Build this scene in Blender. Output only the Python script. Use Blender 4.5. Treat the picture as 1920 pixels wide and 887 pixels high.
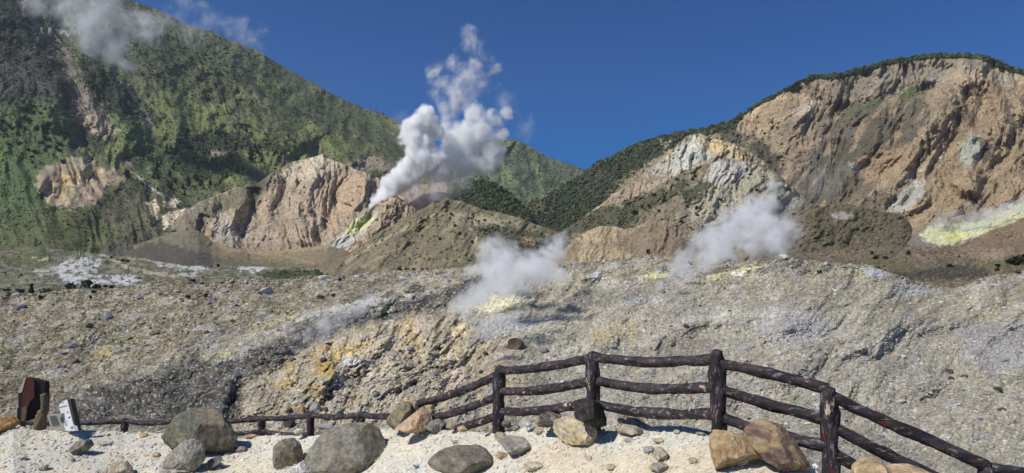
import bpy, math, random
import numpy as np
rnd = random.Random(7)
RS = np.random.RandomState(11)
sc = bpy.context.scene
for o in list(bpy.data.objects): bpy.data.objects.remove(o)
COL = sc.collection
R = math.radians

# ------------------------------------------------------------------ camera, sky, sun, exposure
F = 1251.0; PITCH = R(5.3); EYE = np.array([0.0, 0.0, 1.65])
cam_d = bpy.data.cameras.new('camera'); cam = bpy.data.objects.new('camera', cam_d); COL.objects.link(cam)
cam.location = EYE; cam.rotation_euler = (R(90) + PITCH, 0, 0)
cam_d.sensor_width = 36; cam_d.lens = F * 36 / 1920; cam_d.clip_start = 0.1; cam_d.clip_end = 20000
sc.camera = cam
SUN = np.array([-0.78, -0.42, 1.0]); SUN /= np.linalg.norm(SUN)
w = bpy.data.worlds.new('World'); sc.world = w; w.use_nodes = True
nt = w.node_tree; bg = nt.nodes['Background']; sky = nt.nodes.new('ShaderNodeTexSky')
sky.sky_type = 'NISHITA'; sky.sun_disc = False; sky.sun_elevation = math.asin(SUN[2])
sky.sun_rotation = math.atan2(SUN[0], SUN[1]); sky.altitude = 1500; sky.air_density = 1.0
sky.dust_density = 0.0; sky.ozone_density = 3.0
hs = nt.nodes.new('ShaderNodeHueSaturation'); hs.inputs['Saturation'].default_value = 1.62; hs.inputs['Hue'].default_value = 0.513; hs.inputs['Value'].default_value = 1.0
nt.links.new(sky.outputs[0], hs.inputs['Color']); nt.links.new(hs.outputs[0], bg.inputs[0]); bg.inputs[1].default_value = 0.066
sl = bpy.data.lights.new('sun', 'SUN'); sun = bpy.data.objects.new('sun', sl); COL.objects.link(sun)
sl.energy = 3.6; sl.angle = R(0.53); sl.color = (1.0, 0.965, 0.91)
from mathutils import Vector
sun.rotation_euler = Vector(SUN).to_track_quat('Z', 'Y').to_euler(); sun.location = (0, 0, 60)
sc.view_settings.view_transform = 'Standard'; sc.view_settings.look = 'None'
sc.view_settings.exposure = 0.3; sc.view_settings.gamma = 1
sc.cycles.max_bounces = 18; sc.cycles.diffuse_bounces = 2; sc.cycles.glossy_bounces = 1
sc.cycles.volume_bounces = 16; sc.cycles.transparent_max_bounces = 8
sc.cycles.volume_max_steps = 256
sc.cycles.use_denoising = True; sc.cycles.denoiser = 'OPENIMAGEDENOISE'; sc.cycles.denoising_input_passes = 'RGB_ALBEDO_NORMAL'; sc.cycles.denoising_prefilter = 'ACCURATE'

# ------------------------------------------------------------------ helpers
def at(px, py, D):
    """point at forward distance D (metres) seen in the direction of a photo pixel"""
    px = np.asarray(px, float); py = np.asarray(py, float); D = np.asarray(D, float)
    xr = (px - 960) / F; yr = (443.5 - py) / F
    y = math.cos(PITCH) - yr * math.sin(PITCH); z = math.sin(PITCH) + yr * math.cos(PITCH)
    return np.stack([EYE[0] + xr / y * D, EYE[1] + D + 0 * xr, EYE[2] + z / y * D], -1)

def lin(c):
    c = np.asarray(c, float) / 255.0
    return np.where(c <= 0.04045, c / 12.92, ((c + 0.055) / 1.055) ** 2.4)

def _hash(ix, iy, seed):
    h = (ix.astype(np.int64) * 374761393 + iy.astype(np.int64) * 668265263 + seed * 1442695041) & 0x7fffffff
    h = ((h ^ (h >> 13)) * 1274126177) & 0x7fffffff
    h = ((h ^ (h >> 15)) * 668265263) & 0x7fffffff
    return (h ^ (h >> 16)) & 0xffff

_ang = np.linspace(0, 2 * np.pi, 65536, endpoint=False)
_GX, _GY = np.cos(_ang), np.sin(_ang)
def noise(x, y, seed=0):
    x = np.asarray(x, float); y = np.asarray(y, float)
    ix = np.floor(x); iy = np.floor(y); fx = x - ix; fy = y - iy
    ix = ix.astype(np.int64); iy = iy.astype(np.int64)
    u = fx * fx * fx * (fx * (fx * 6 - 15) + 10); v = fy * fy * fy * (fy * (fy * 6 - 15) + 10)
    def g(a, b):
        h = _hash(ix + a, iy + b, seed)
        return _GX[h] * (fx - a) + _GY[h] * (fy - b)
    n0 = g(0, 0) * (1 - u) + g(1, 0) * u; n1 = g(0, 1) * (1 - u) + g(1, 1) * u
    return (n0 * (1 - v) + n1 * v) * 1.5

def fbm(x, y, oct=5, seed=0, gain=0.5, ridged=False):
    s = 0; a = 1; tot = 0
    for i in range(oct):
        n = noise(x, y, seed + i * 17)
        if ridged: n = 1 - 2 * np.abs(n) * 1.4
        s = s + a * n; tot += a; a *= gain; x = x * 2.03 + 13.7; y = y * 2.03 - 7.1
    return s / tot * (1.0 if ridged else 1.6)

def sstep(a, b, x):
    t = np.clip((x - a) / (b - a), 0, 1); return t * t * (3 - 2 * t)

def seg_dist(px, py, pts):
    """distance to a polyline and position 0..1 along it"""
    d = np.full(px.shape, 1e9); pos = np.zeros(px.shape); n = len(pts) - 1
    for i in range(n):
        ax, ay = pts[i][:2]; bx, by = pts[i + 1][:2]
        vx, vy = bx - ax, by - ay; L = vx * vx + vy * vy + 1e-9
        t = np.clip(((px - ax) * vx + (py - ay) * vy) / L, 0, 1)
        dd = np.hypot(px - ax - t * vx, py - ay - t * vy)
        m = dd < d; d = np.where(m, dd, d); pos = np.where(m, (i + t) / n, pos)
    return d, pos

def poly_sd(px, py, pts):
    """signed distance, positive inside"""
    P = list(pts) + [pts[0]]
    d, _ = seg_dist(px, py, P)
    ins = np.zeros(px.shape, bool)
    for i in range(len(pts)):
        x1, y1 = P[i]; x2, y2 = P[i + 1]
        if y1 == y2: continue
        c = ((y1 > py) != (y2 > py)) & (px < (x2 - x1) * (py - y1) / (y2 - y1) + x1)
        ins ^= c
    return np.where(ins, d, -d)

def paint(col, px, py, ops, seed=0):
    """ops: ('poly', pts, colour, soft, ragged, strength) / ('line', pts, colour, width, ragged, strength) / ('mottle', colour, size, lo, hi, strength, stretch, angle)"""
    for k, op in enumerate(ops):
        kind = op[0]
        if kind == 'poly':
            _, pts, c, soft, rag, st = op
            sd = poly_sd(px, py, pts)
            if rag: sd = sd + rag * (fbm(px / (rag * 1.6), py / (rag * 1.2), 5, seed + k * 31) * 1.3)
            m = sstep(-soft, soft, sd) * st
        elif kind == 'line':
            _, pts, c, wd, rag, st = op
            d, pos = seg_dist(px, py, pts)
            d = d + rag * fbm(px / (rag * 1.5 + 2), py / (rag * 1.5 + 2), 4, seed + k * 31)
            m = (1 - sstep(wd * 0.55, wd * 1.1, d)) * st
        elif kind == 'mottle':
            _, c, size, lo, hi, st, stretch, ang = op
            ca, sa = math.cos(R(ang)), math.sin(R(ang))
            a = px * ca + py * sa; b = -px * sa + py * ca
            m = sstep(lo, hi, fbm(a / (size * stretch), b / size, 5, seed + k * 31, 0.6)) * st
        col[:] = col * (1 - m[..., None]) + lin(c) * m[..., None]
    return col

def mesh_np(name, V, faces, mat=None, col=None, smooth=False, parent=None, attrs=None):
    """faces: int array (n,3) or (n,4)"""
    V = np.ascontiguousarray(V, np.float32).reshape(-1, 3); faces = np.ascontiguousarray(faces, np.int32)
    me = bpy.data.meshes.new(name); me.vertices.add(len(V)); me.vertices.foreach_set('co', V.ravel())
    k = faces.shape[1]; me.loops.add(faces.size); me.loops.foreach_set('vertex_index', faces.ravel())
    me.polygons.add(len(faces)); me.polygons.foreach_set('loop_start', np.arange(0, faces.size, k, dtype=np.int32))
    me.update(calc_edges=True)
    me.polygons.foreach_set('use_smooth', np.full(len(faces), smooth, bool))
    if col is not None:
        a = me.color_attributes.new('tint', 'FLOAT_COLOR', 'POINT')
        c = np.ones((len(V), 4), np.float32); c[:, :3] = np.clip(col.reshape(-1, 3), 0, 1)
        a.data.foreach_set('color', c.ravel())
    ob = bpy.data.objects.new(name, me); COL.objects.link(ob)
    if mat: me.materials.append(mat)
    if parent: ob.parent = parent
    return ob

def tag(o, label=None, cat=None, group=None, kind=None):
    if label: o['label'] = label
    if cat: o['category'] = cat
    if group: o['group'] = group
    if kind: o['kind'] = kind
    return o

def empty(name, loc, label, cat, group=None):
    o = bpy.data.objects.new(name, None); COL.objects.link(o); o.location = [float(v) for v in loc]
    o.empty_display_size = 0.2
    return tag(o, label, cat, group)

def copy_tree(o):
    c = o.copy(); COL.objects.link(c)
    for ch in list(o.children):
        d = ch.copy(); COL.objects.link(d); d.parent = c
    return c

# ------------------------------------------------------------------ materials
def tint_mat(name, rough=0.95, noise_scale=1.0, var=0.35, bump=0.5, bump_scale=3.0, bump_dist=0.1, crack=0.0, tintmul=1.0, detail=8, spec=0.2):
    """the mesh's own tint, varied by world-sized noise, with a real bump"""
    m = bpy.data.materials.new(name); m.use_nodes = True; n = m.node_tree.nodes; l = m.node_tree.links
    b = n['Principled BSDF']; b.inputs['Roughness'].default_value = rough
    b.inputs['Specular IOR Level'].default_value = spec
    at_ = n.new('ShaderNodeAttribute'); at_.attribute_name = 'tint'
    tc = n.new('ShaderNodeTexCoord')
    n1 = n.new('ShaderNodeTexNoise'); n1.inputs['Scale'].default_value = noise_scale; n1.inputs['Detail'].default_value = detail
    n1.inputs['Roughness'].default_value = 0.68
    l.new(tc.outputs['Object'], n1.inputs['Vector'])
    mr = n.new('ShaderNodeMapRange'); mr.inputs[1].default_value = 0.28; mr.inputs[2].default_value = 0.72
    mr.inputs[3].default_value = (1 - var) * tintmul; mr.inputs[4].default_value = (1 + var) * tintmul
    l.new(n1.outputs[0], mr.inputs[0])
    mx = n.new('ShaderNodeVectorMath'); mx.operation = 'SCALE'
    l.new(at_.outputs['Color'], mx.inputs[0]); l.new(mr.outputs[0], mx.inputs['Scale'])
    l.new(mx.outputs[0], b.inputs['Base Color'])
    if bump:
        n2 = n.new('ShaderNodeTexNoise'); n2.inputs['Scale'].default_value = bump_scale; n2.inputs['Detail'].default_value = 10
        n2.inputs['Roughness'].default_value = 0.7
        l.new(tc.outputs['Object'], n2.inputs['Vector'])
        bp = n.new('ShaderNodeBump'); bp.inputs['Strength'].default_value = bump; bp.inputs['Distance'].default_value = bump_dist
        l.new(n2.outputs[0], bp.inputs['Height'])
        l.new(bp.outputs[0], b.inputs['Normal'])
    return m

M_far = tint_mat('mountain_ground', noise_scale=0.12, var=0.30, bump=0.6, bump_scale=0.16, bump_dist=2.2)
M_mid = tint_mat('valley_ground', noise_scale=0.35, var=0.30, bump=0.8, bump_scale=0.3, bump_dist=2.0)
M_near = tint_mat('grey_slope_ground', noise_scale=2.2, var=0.38, bump=0.9, bump_scale=1.8, bump_dist=0.35)
M_fore = tint_mat('pale_gravel_ground', noise_scale=9, var=0.22, bump=0.8, bump_scale=14, bump_dist=0.03)
M_stone = tint_mat('scree_stone', noise_scale=4, var=0.2, bump=0.5, bump_scale=5, bump_dist=0.05)
M_boulder = tint_mat('weathered_rock', noise_scale=11, var=0.6, bump=1.0, bump_scale=11, bump_dist=0.05, rough=0.9, detail=12)
M_leaf = tint_mat('leaves', noise_scale=0.6, var=0.25, bump=0, rough=0.8, spec=0.15)
M_wood = tint_mat('dead_wood', noise_scale=3, var=0.3, bump=0, rough=0.9)

# ------------------------------------------------------------------ terrain sheets
LAYERS = {}
RELIEF = 0.62
ROCT = {'mountain': 4, 'back_hill': 5, 'cliff_mountain': 5, 'crater_wall': 5}
SMUL = {'mountain': .6, 'rocky_slope': .9}
RMUL = {'mountain': .5, 'forest_hill': .8}
SAT = {'gravel_terrace': .72, 'mountain': .95, 'crater_wall': .8, 'vent_cone': .75, 'cliff_mountain': .72, 'mountain': .8, 'rocky_slope': .9}
GAIN = {'tan_mound': 1.35, 'scrub_hill': 1, 'mountain': 1.2, 'back_hill': 1.2, 'cliff_mountain': 1.14, 'rocky_slope': 1.58, 'gravel_terrace': 1.05, 'crater_wall': 1.2, 'olive_hill': 1.3, 'pale_plain': 1.15, 'brown_slope': 1.3, 'scrub_mound': 1.25, 'pale_spur': 1.15, 'crater_rim': 1.15}
class Layer: pass

def interp(x, tab):
    xs = [t[0] for t in tab]; ys = [t[1] for t in tab]
    return np.interp(x, xs, ys)

def sheet(name, top, bot, Dt, Db, p=1.0, step=1.8, ystep=None, relief=(), strokes=(), base=(120, 110, 95), ops=(), zrel=None,
          rough_top=2.0, mat=None, seed=0, back_slope=0.55, back_len=None, sp=0.0, variation=0.26, skirt=True, extra=None):
    x0, x1 = top[0][0], top[-1][0]
    ystep = ystep or step
    nx = int((x1 - x0) / step) + 1
    u = np.linspace(x0, x1, nx)
    ty = interp(u, top); jag = rough_top * fbm(u / (rough_top * 9 + 6), u * 0 + 3.3, 5, seed + 5, 0.6)
    by = interp(u, bot)
    ny = max(8, int(np.max(by - ty) / ystep) + 1)
    t = np.linspace(0, 1, ny)[:, None]
    PX = np.repeat(u[None], ny, 0); PY = by[None] + (ty - by)[None] * t; SHIFT = jag[None] * np.exp(-(1 - t) * np.abs(by - ty)[None] / (3.5 * rough_top + 3))
    db = interp(u, Db)[None]; dt = interp(u, Dt)[None]
    tp = t ** p
    lD = np.log(db) + (np.log(dt) - np.log(db)) * tp
    for r in relief:                       # (size_px, amp, stretch, angle, ridged)
        size, amp, stretch, ang, rid = r
        ca, sa = math.cos(R(ang)), math.sin(R(ang))
        wx = fbm(PX / (size * 3), PY / (size * 3), 3, seed + 90) * size * 0.8
        a = (PX + wx) * ca + PY * sa; b = -(PX + wx) * sa + PY * ca
        lD = lD - RELIEF * RMUL.get(name, 1) * amp * size / F * fbm(a / (size * stretch), b / size, ROCT.get(name, 6), seed + int(size), 0.55, rid)
    for s in strokes:                      # (pts, width, amp)  positive = towards the viewer (a rib), negative = a gully
        pts, wd, amp = s
        d, pos = seg_dist(PX + fbm(PX / 20, PY / 20, 3, seed + 8) * wd * 0.35, PY, pts)
        lD = lD - SMUL.get(name, 1) * amp * wd / F * np.exp(-(d / wd) ** 2) * sstep(0, .12, pos + .03) * sstep(0, .12, 1.03 - pos)
    if extra is not None: lD = lD + extra(PX, PY)
    P = at(PX, PY + SHIFT, np.exp(lD))
    if zrel is not None:
        P[..., 2] += zrel(P[..., 0], P[..., 1], PX, PY) * (1 - .95 * sstep(.6, .97, t))
    col = np.empty(PX.shape + (3,)); col[:] = lin(base)
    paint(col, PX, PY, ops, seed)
    v = fbm(PX / 4.5, PY / 3.4, 4, seed + 77, 0.85) * variation * 1.5 + fbm(PX / 60, PY / 40, 4, seed + 78) * variation * 0.6
    col *= np.clip(1 + v, 0.3, 1.9)[..., None] * GAIN.get(name, 1.1)
    if name in ('cliff_mountain', 'white_spur'): col *= np.array([.95, 1.015, .93])
    g_ = col.mean(-1, keepdims=True); col[:] = g_ + (col - g_) * SAT.get(name, .85)
    # far side, real ground that falls away behind the skyline
    dtop = np.exp(lD[-1]); bl = back_len or float(np.median(dtop)) * 0.35
    rows = []
    tx = (P[-1, :, 0] - EYE[0]) / np.maximum(P[-1, :, 1], 1)
    for s in (0.01, 0.03, 0.08, 0.2, 0.5, 1.0):
        q = P[-1].copy(); q[:, 1] += s * bl; q[:, 0] += tx * s * bl
        q[:, 2] -= back_slope * bl * (s ** 1.15) + 0.002 * bl; rows.append(q)
    Pall = np.concatenate([P, np.stack(rows)], 0)
    call = np.concatenate([col, np.repeat(col[-1:], len(rows), 0)], 0)
    if skirt:
        q = P[0].copy(); q[:, 1] -= dtop * 0.02; q[:, 2] -= dtop * 0.06
        Pall = np.concatenate([q[None], Pall], 0); call = np.concatenate([col[:1], call], 0)
    H, W = Pall.shape[:2]
    idx = np.arange(H * W).reshape(H, W)
    faces = np.stack([idx[:-1, :-1], idx[:-1, 1:], idx[1:, 1:], idx[1:, :-1]], -1).reshape(-1, 4)
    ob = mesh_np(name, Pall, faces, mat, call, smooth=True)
    tag(ob, kind='structure')
    L = Layer(); L.P = P; L.PX = PX; L.PY = PY; L.u = u; L.ty = ty; L.by = by; L.ny = ny; L.name = name; L.ob = ob; L.col = col
    LAYERS[name] = L
    return L

def locate(L, px, py):
    """world points of a layer's surface at photo positions"""
    px = np.asarray(px, float); py = np.asarray(py, float)
    i = np.clip(np.round((px - L.u[0]) / (L.u[1] - L.u[0])).astype(int), 0, len(L.u) - 1)
    t = (py - L.by[i]) / (L.ty[i] - L.by[i])
    ok = (t >= -0.001) & (t <= 1.001)
    j = np.clip(np.round(t * (L.ny - 1)).astype(int), 0, L.ny - 1)
    return L.P[j, i], ok

# the ground sheet everything stands on
g = mesh_np('ground', [(-9000, -3000, -60), (9000, -3000, -60), (9000, 9000, -60), (-9000, 9000, -60)], [(0, 1, 2, 3)], M_far,
            np.array([lin((110, 105, 88))] * 4)); tag(g, kind='structure')

GREEN = (76, 88, 54); DGREEN = (42, 52, 36); LGREEN = (112, 120, 64)

# ---- B far back hill
B = sheet('back_hill', [(740, 300), (800, 292), (860, 280), (920, 264), (945, 261), (968, 263), (985, 270), (1005, 282), (1030, 296), (1060, 306), (1095, 318), (1130, 335), (1160, 350)],
      [(740, 400), (1160, 400)], [(740, 1700), (1160, 1500)], [(740, 1150), (1160, 1050)], step=1.9, seed=3, mat=M_far,
      base=(84, 94, 66), relief=[(50, 1.0, 2.2, 70, True), (12, .5, 1.5, 70, False)],
      ops=[('mottle', (104, 112, 72), 26, -.1, .4, .8, 1.5, 60), ('mottle', (58, 68, 54), 14, 0.0, .35, .8, 1.5, 80),
           ('poly', [(980, 375), (1000, 362), (1040, 350), (1095, 322), (1095, 345), (1040, 372), (1000, 385)], (104, 106, 70), 4, 5, .6)],
      rough_top=1.2)

# ---- A big left mountain
A = sheet('mountain', [(-220, -190), (-60, -150), (60, -85), (150, -45), (237, -2), (300, 20), (345, 44), (390, 58), (430, 73), (480, 95), (520, 118), (560, 140), (600, 163), (640, 184), (680, 203), (720, 214), (755, 232), (800, 265), (850, 320)],
      [(-220, 490), (300, 490), (400, 470), (600, 440), (850, 400)],
      [(-220, 900), (60, 980), (300, 1050), (560, 1120), (850, 1100)], [(-220, 380), (100, 400), (300, 460), (500, 560), (850, 720)], p=0.95,
      step=1.7, seed=21, mat=M_far, base=(92, 98, 58), rough_top=2.5,
      relief=[(110, 1.1, 2.5, 62, True), (38, .6, 2.0, 60, True), (14, .25, 1.2, 150, False), (5, .15, 1.0, 0, False)],
      strokes=[([(60, 0), (100, 90), (140, 190), (150, 290)], 24, -3.2), ([(-40, -40), (60, 60), (105, 150), (120, 250)], 40, 2.2),
               ([(200, 60), (240, 150), (290, 250), (330, 330)], 30, -2.2), ([(180, 120), (215, 190), (255, 290)], 22, 2.4),
               ([(420, 90), (500, 200), (560, 290)], 50, 1.6), ([(560, 170), (620, 250), (680, 310)], 40, 1.3), ([(330, 120), (370, 220), (400, 300)], 40, -1.5),
               ([(65, 345), (120, 315), (170, 300)], 26, 2.5), ([(170, 300), (200, 340), (175, 380)], 22, 1.5), ([(0, 240), (60, 300), (120, 330)], 18, -1.0)],
      ops=[('mottle', (116, 120, 62), 42, -.15, .4, .85, 2.0, 55), ('mottle', (56, 62, 44), 24, 0.05, .35, .8, 2.4, 55),
           ('poly', [(560, 150), (760, 230), (860, 330), (740, 330), (640, 260), (540, 200)], (76, 84, 58), 25, 20, .6),
           ('poly', [(230, 0), (430, 75), (480, 130), (400, 190), (300, 160), (230, 100)], (64, 72, 50), 14, 20, .7),
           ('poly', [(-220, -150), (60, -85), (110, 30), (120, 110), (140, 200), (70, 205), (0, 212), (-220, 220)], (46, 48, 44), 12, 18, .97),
           ('poly', [(-220, 130), (40, 120), (90, 160), (100, 175), (0, 185), (-220, 190)], (86, 84, 80), 8, 20, .5),
           ('poly', [(0, 192), (95, 182), (132, 215), (135, 275), (105, 300), (68, 335), (92, 400), (60, 425), (-220, 430), (-220, 200)], (76, 96, 50), 8, 14, .85),
           ('poly', [(190, 195), (250, 215), (300, 260), (350, 330), (300, 330), (240, 270), (180, 240)], (86, 108, 52), 8, 12, .7),
           ('poly', [(150, 110), (230, 150), (300, 215), (310, 230), (270, 240), (215, 215), (160, 170)], (42, 48, 36), 8, 14, .9),
           ('poly', [(270, 170), (330, 165), (400, 200), (420, 240), (560, 280), (620, 250), (700, 280), (620, 292), (540, 300), (470, 330), (380, 350), (330, 300)], (110, 116, 58), 16, 22, .8),
           ('poly', [(330, 255), (400, 240), (430, 262), (450, 300), (430, 330), (380, 340), (335, 318), (318, 290)], (44, 54, 36), 5, 16, .92),
           ('poly', [(385, 232), (425, 245), (470, 262), (560, 270), (545, 288), (470, 285), (420, 270)], (46, 54, 36), 4, 14, .8),
           ('poly', [(60, 400), (200, 360), (300, 400), (330, 470), (0, 480), (-220, 480), (-220, 430)], (88, 92, 52), 14, 16, .85),
           ('poly', [(180, 375), (240, 340), (300, 350), (310, 400), (300, 440), (230, 440), (190, 420)], (98, 92, 72), 10, 16, .7),
           ('poly', [(190, 455), (260, 440), (330, 455), (420, 480), (480, 505), (300, 498), (200, 480)], (88, 80, 72), 6, 12, .9),
           ('line', [(45, 5), (70, 40), (95, 75), (115, 115), (150, 175), (190, 225)], (118, 108, 98), 17, 14, .85),
           ('poly', [(132, 190), (165, 165), (180, 200), (215, 240), (200, 258), (165, 245), (135, 225)], (128, 112, 100), 4, 10, .9),
           ('poly', [(145, 222), (175, 215), (222, 245), (200, 262), (160, 242)], (176, 154, 128), 3, 6, .8),
           ('line', [(95, 50), (112, 60), (128, 62)], (150, 148, 144), 5, 5, .8),
           ('line', [(215, 140), (240, 165), (262, 200), (285, 225)], (150, 146, 138), 3, 3, .75), ('poly', [(262, 215), (290, 222), (284, 245), (268, 240)], (158, 138, 112), 3, 6, .8),
           ('poly', [(62, 342), (85, 312), (118, 302), (165, 292), (188, 312), (242, 328), (225, 345), (192, 352), (170, 385), (120, 395), (88, 378)], (158, 138, 108), 3, 9, .95),
           ('mottle', (80, 88, 58), 9, .25, .5, .55, 2, 40),
           ('poly', [(85, 350), (115, 330), (150, 320), (188, 318), (180, 336), (130, 345), (120, 372), (90, 378)], (190, 156, 98), 2, 6, .85),
           ('line', [(95, 362), (130, 345), (165, 338), (190, 322)], (205, 172, 112), 4, 5, .8),
           ('line', [(178, 322), (165, 342), (150, 352)], (70, 64, 56), 2.5, 3, .8),
           ('poly', [(160, 385), (172, 352), (195, 345), (190, 368), (175, 386)], (172, 142, 118), 2, 5, .7),
           ('line', [(258, 330), (278, 348), (308, 370)], (168, 160, 145), 2.6, 2, .85),
           ('poly', [(276, 380), (290, 374), (298, 392), (296, 412), (284, 402)], (212, 190, 150), 1.5, 4, .95),
           ('poly', [(305, 378), (328, 370), (340, 380), (325, 390), (310, 388)], (214, 196, 158), 1.5, 4, .95),
           ('poly', [(303, 408), (322, 396), (350, 390), (340, 404), (308, 430)], (218, 198, 164), 1.5, 4, .95),
           ('poly', [(225, 298), (245, 300), (250, 312), (232, 312)], (160, 138, 124), 2, 5, .7),
           ('poly', [(380, 282), (398, 280), (425, 288), (400, 296)], (150, 132, 116), 2, 5, .7),
           ('poly', [(655, 308), (690, 289), (722, 298), (745, 316), (715, 320), (680, 322)], (146, 128, 108), 3, 6, .9),
           ('poly', [(680, 322), (740, 322), (740, 345), (700, 345)], (66, 74, 48), 4, 5, .8),
           ('poly', [(470, 175), (500, 180), (508, 196), (485, 192)], (118, 106, 88), 2, 5, .6)])

# ---- small hills in the valley gap
sheet('rock_bank', [(730, 352), (760, 346), (800, 345), (850, 338), (880, 345), (920, 360), (960, 385)], [(730, 400), (960, 420)],
      [(730, 640), (960, 640)], [(730, 560), (960, 560)], step=1.9, seed=33, mat=M_far, base=(146, 122, 96), relief=[(20, 1.2, 2, 60, True)],
      ops=[('mottle', (110, 92, 76), 10, 0, .4, .8, 2, 60), ('poly', [(830, 340), (900, 340), (960, 380), (930, 400), (850, 370)], (64, 70, 50), 4, 8, .9)], rough_top=2)
E3 = sheet('forest_hill', [(820, 395), (845, 365), (862, 345), (882, 338), (905, 341), (930, 348), (955, 362), (985, 388), (1010, 420)], [(820, 430), (1010, 440)],
      [(820, 600), (1010, 590)], [(820, 500), (1010, 500)], step=1.9, seed=35, mat=M_far, base=(48, 58, 40), relief=[(22, 1.4, 1.5, 80, False)],
      ops=[('mottle', (74, 80, 48), 12, .1, .4, .6, 1, 0), ('poly', [(925, 400), (960, 392), (955, 370), (1000, 400), (1000, 440), (940, 420)], (96, 98, 62), 5, 6, .6)], rough_top=3)
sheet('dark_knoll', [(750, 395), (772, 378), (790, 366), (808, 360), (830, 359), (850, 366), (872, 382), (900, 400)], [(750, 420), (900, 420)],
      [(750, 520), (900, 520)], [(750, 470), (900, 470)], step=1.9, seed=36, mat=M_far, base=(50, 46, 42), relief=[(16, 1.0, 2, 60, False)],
      ops=[('line', [(755, 374), (790, 362), (815, 358)], (150, 128, 98), 3, 4, .6)], rough_top=1.5)

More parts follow.
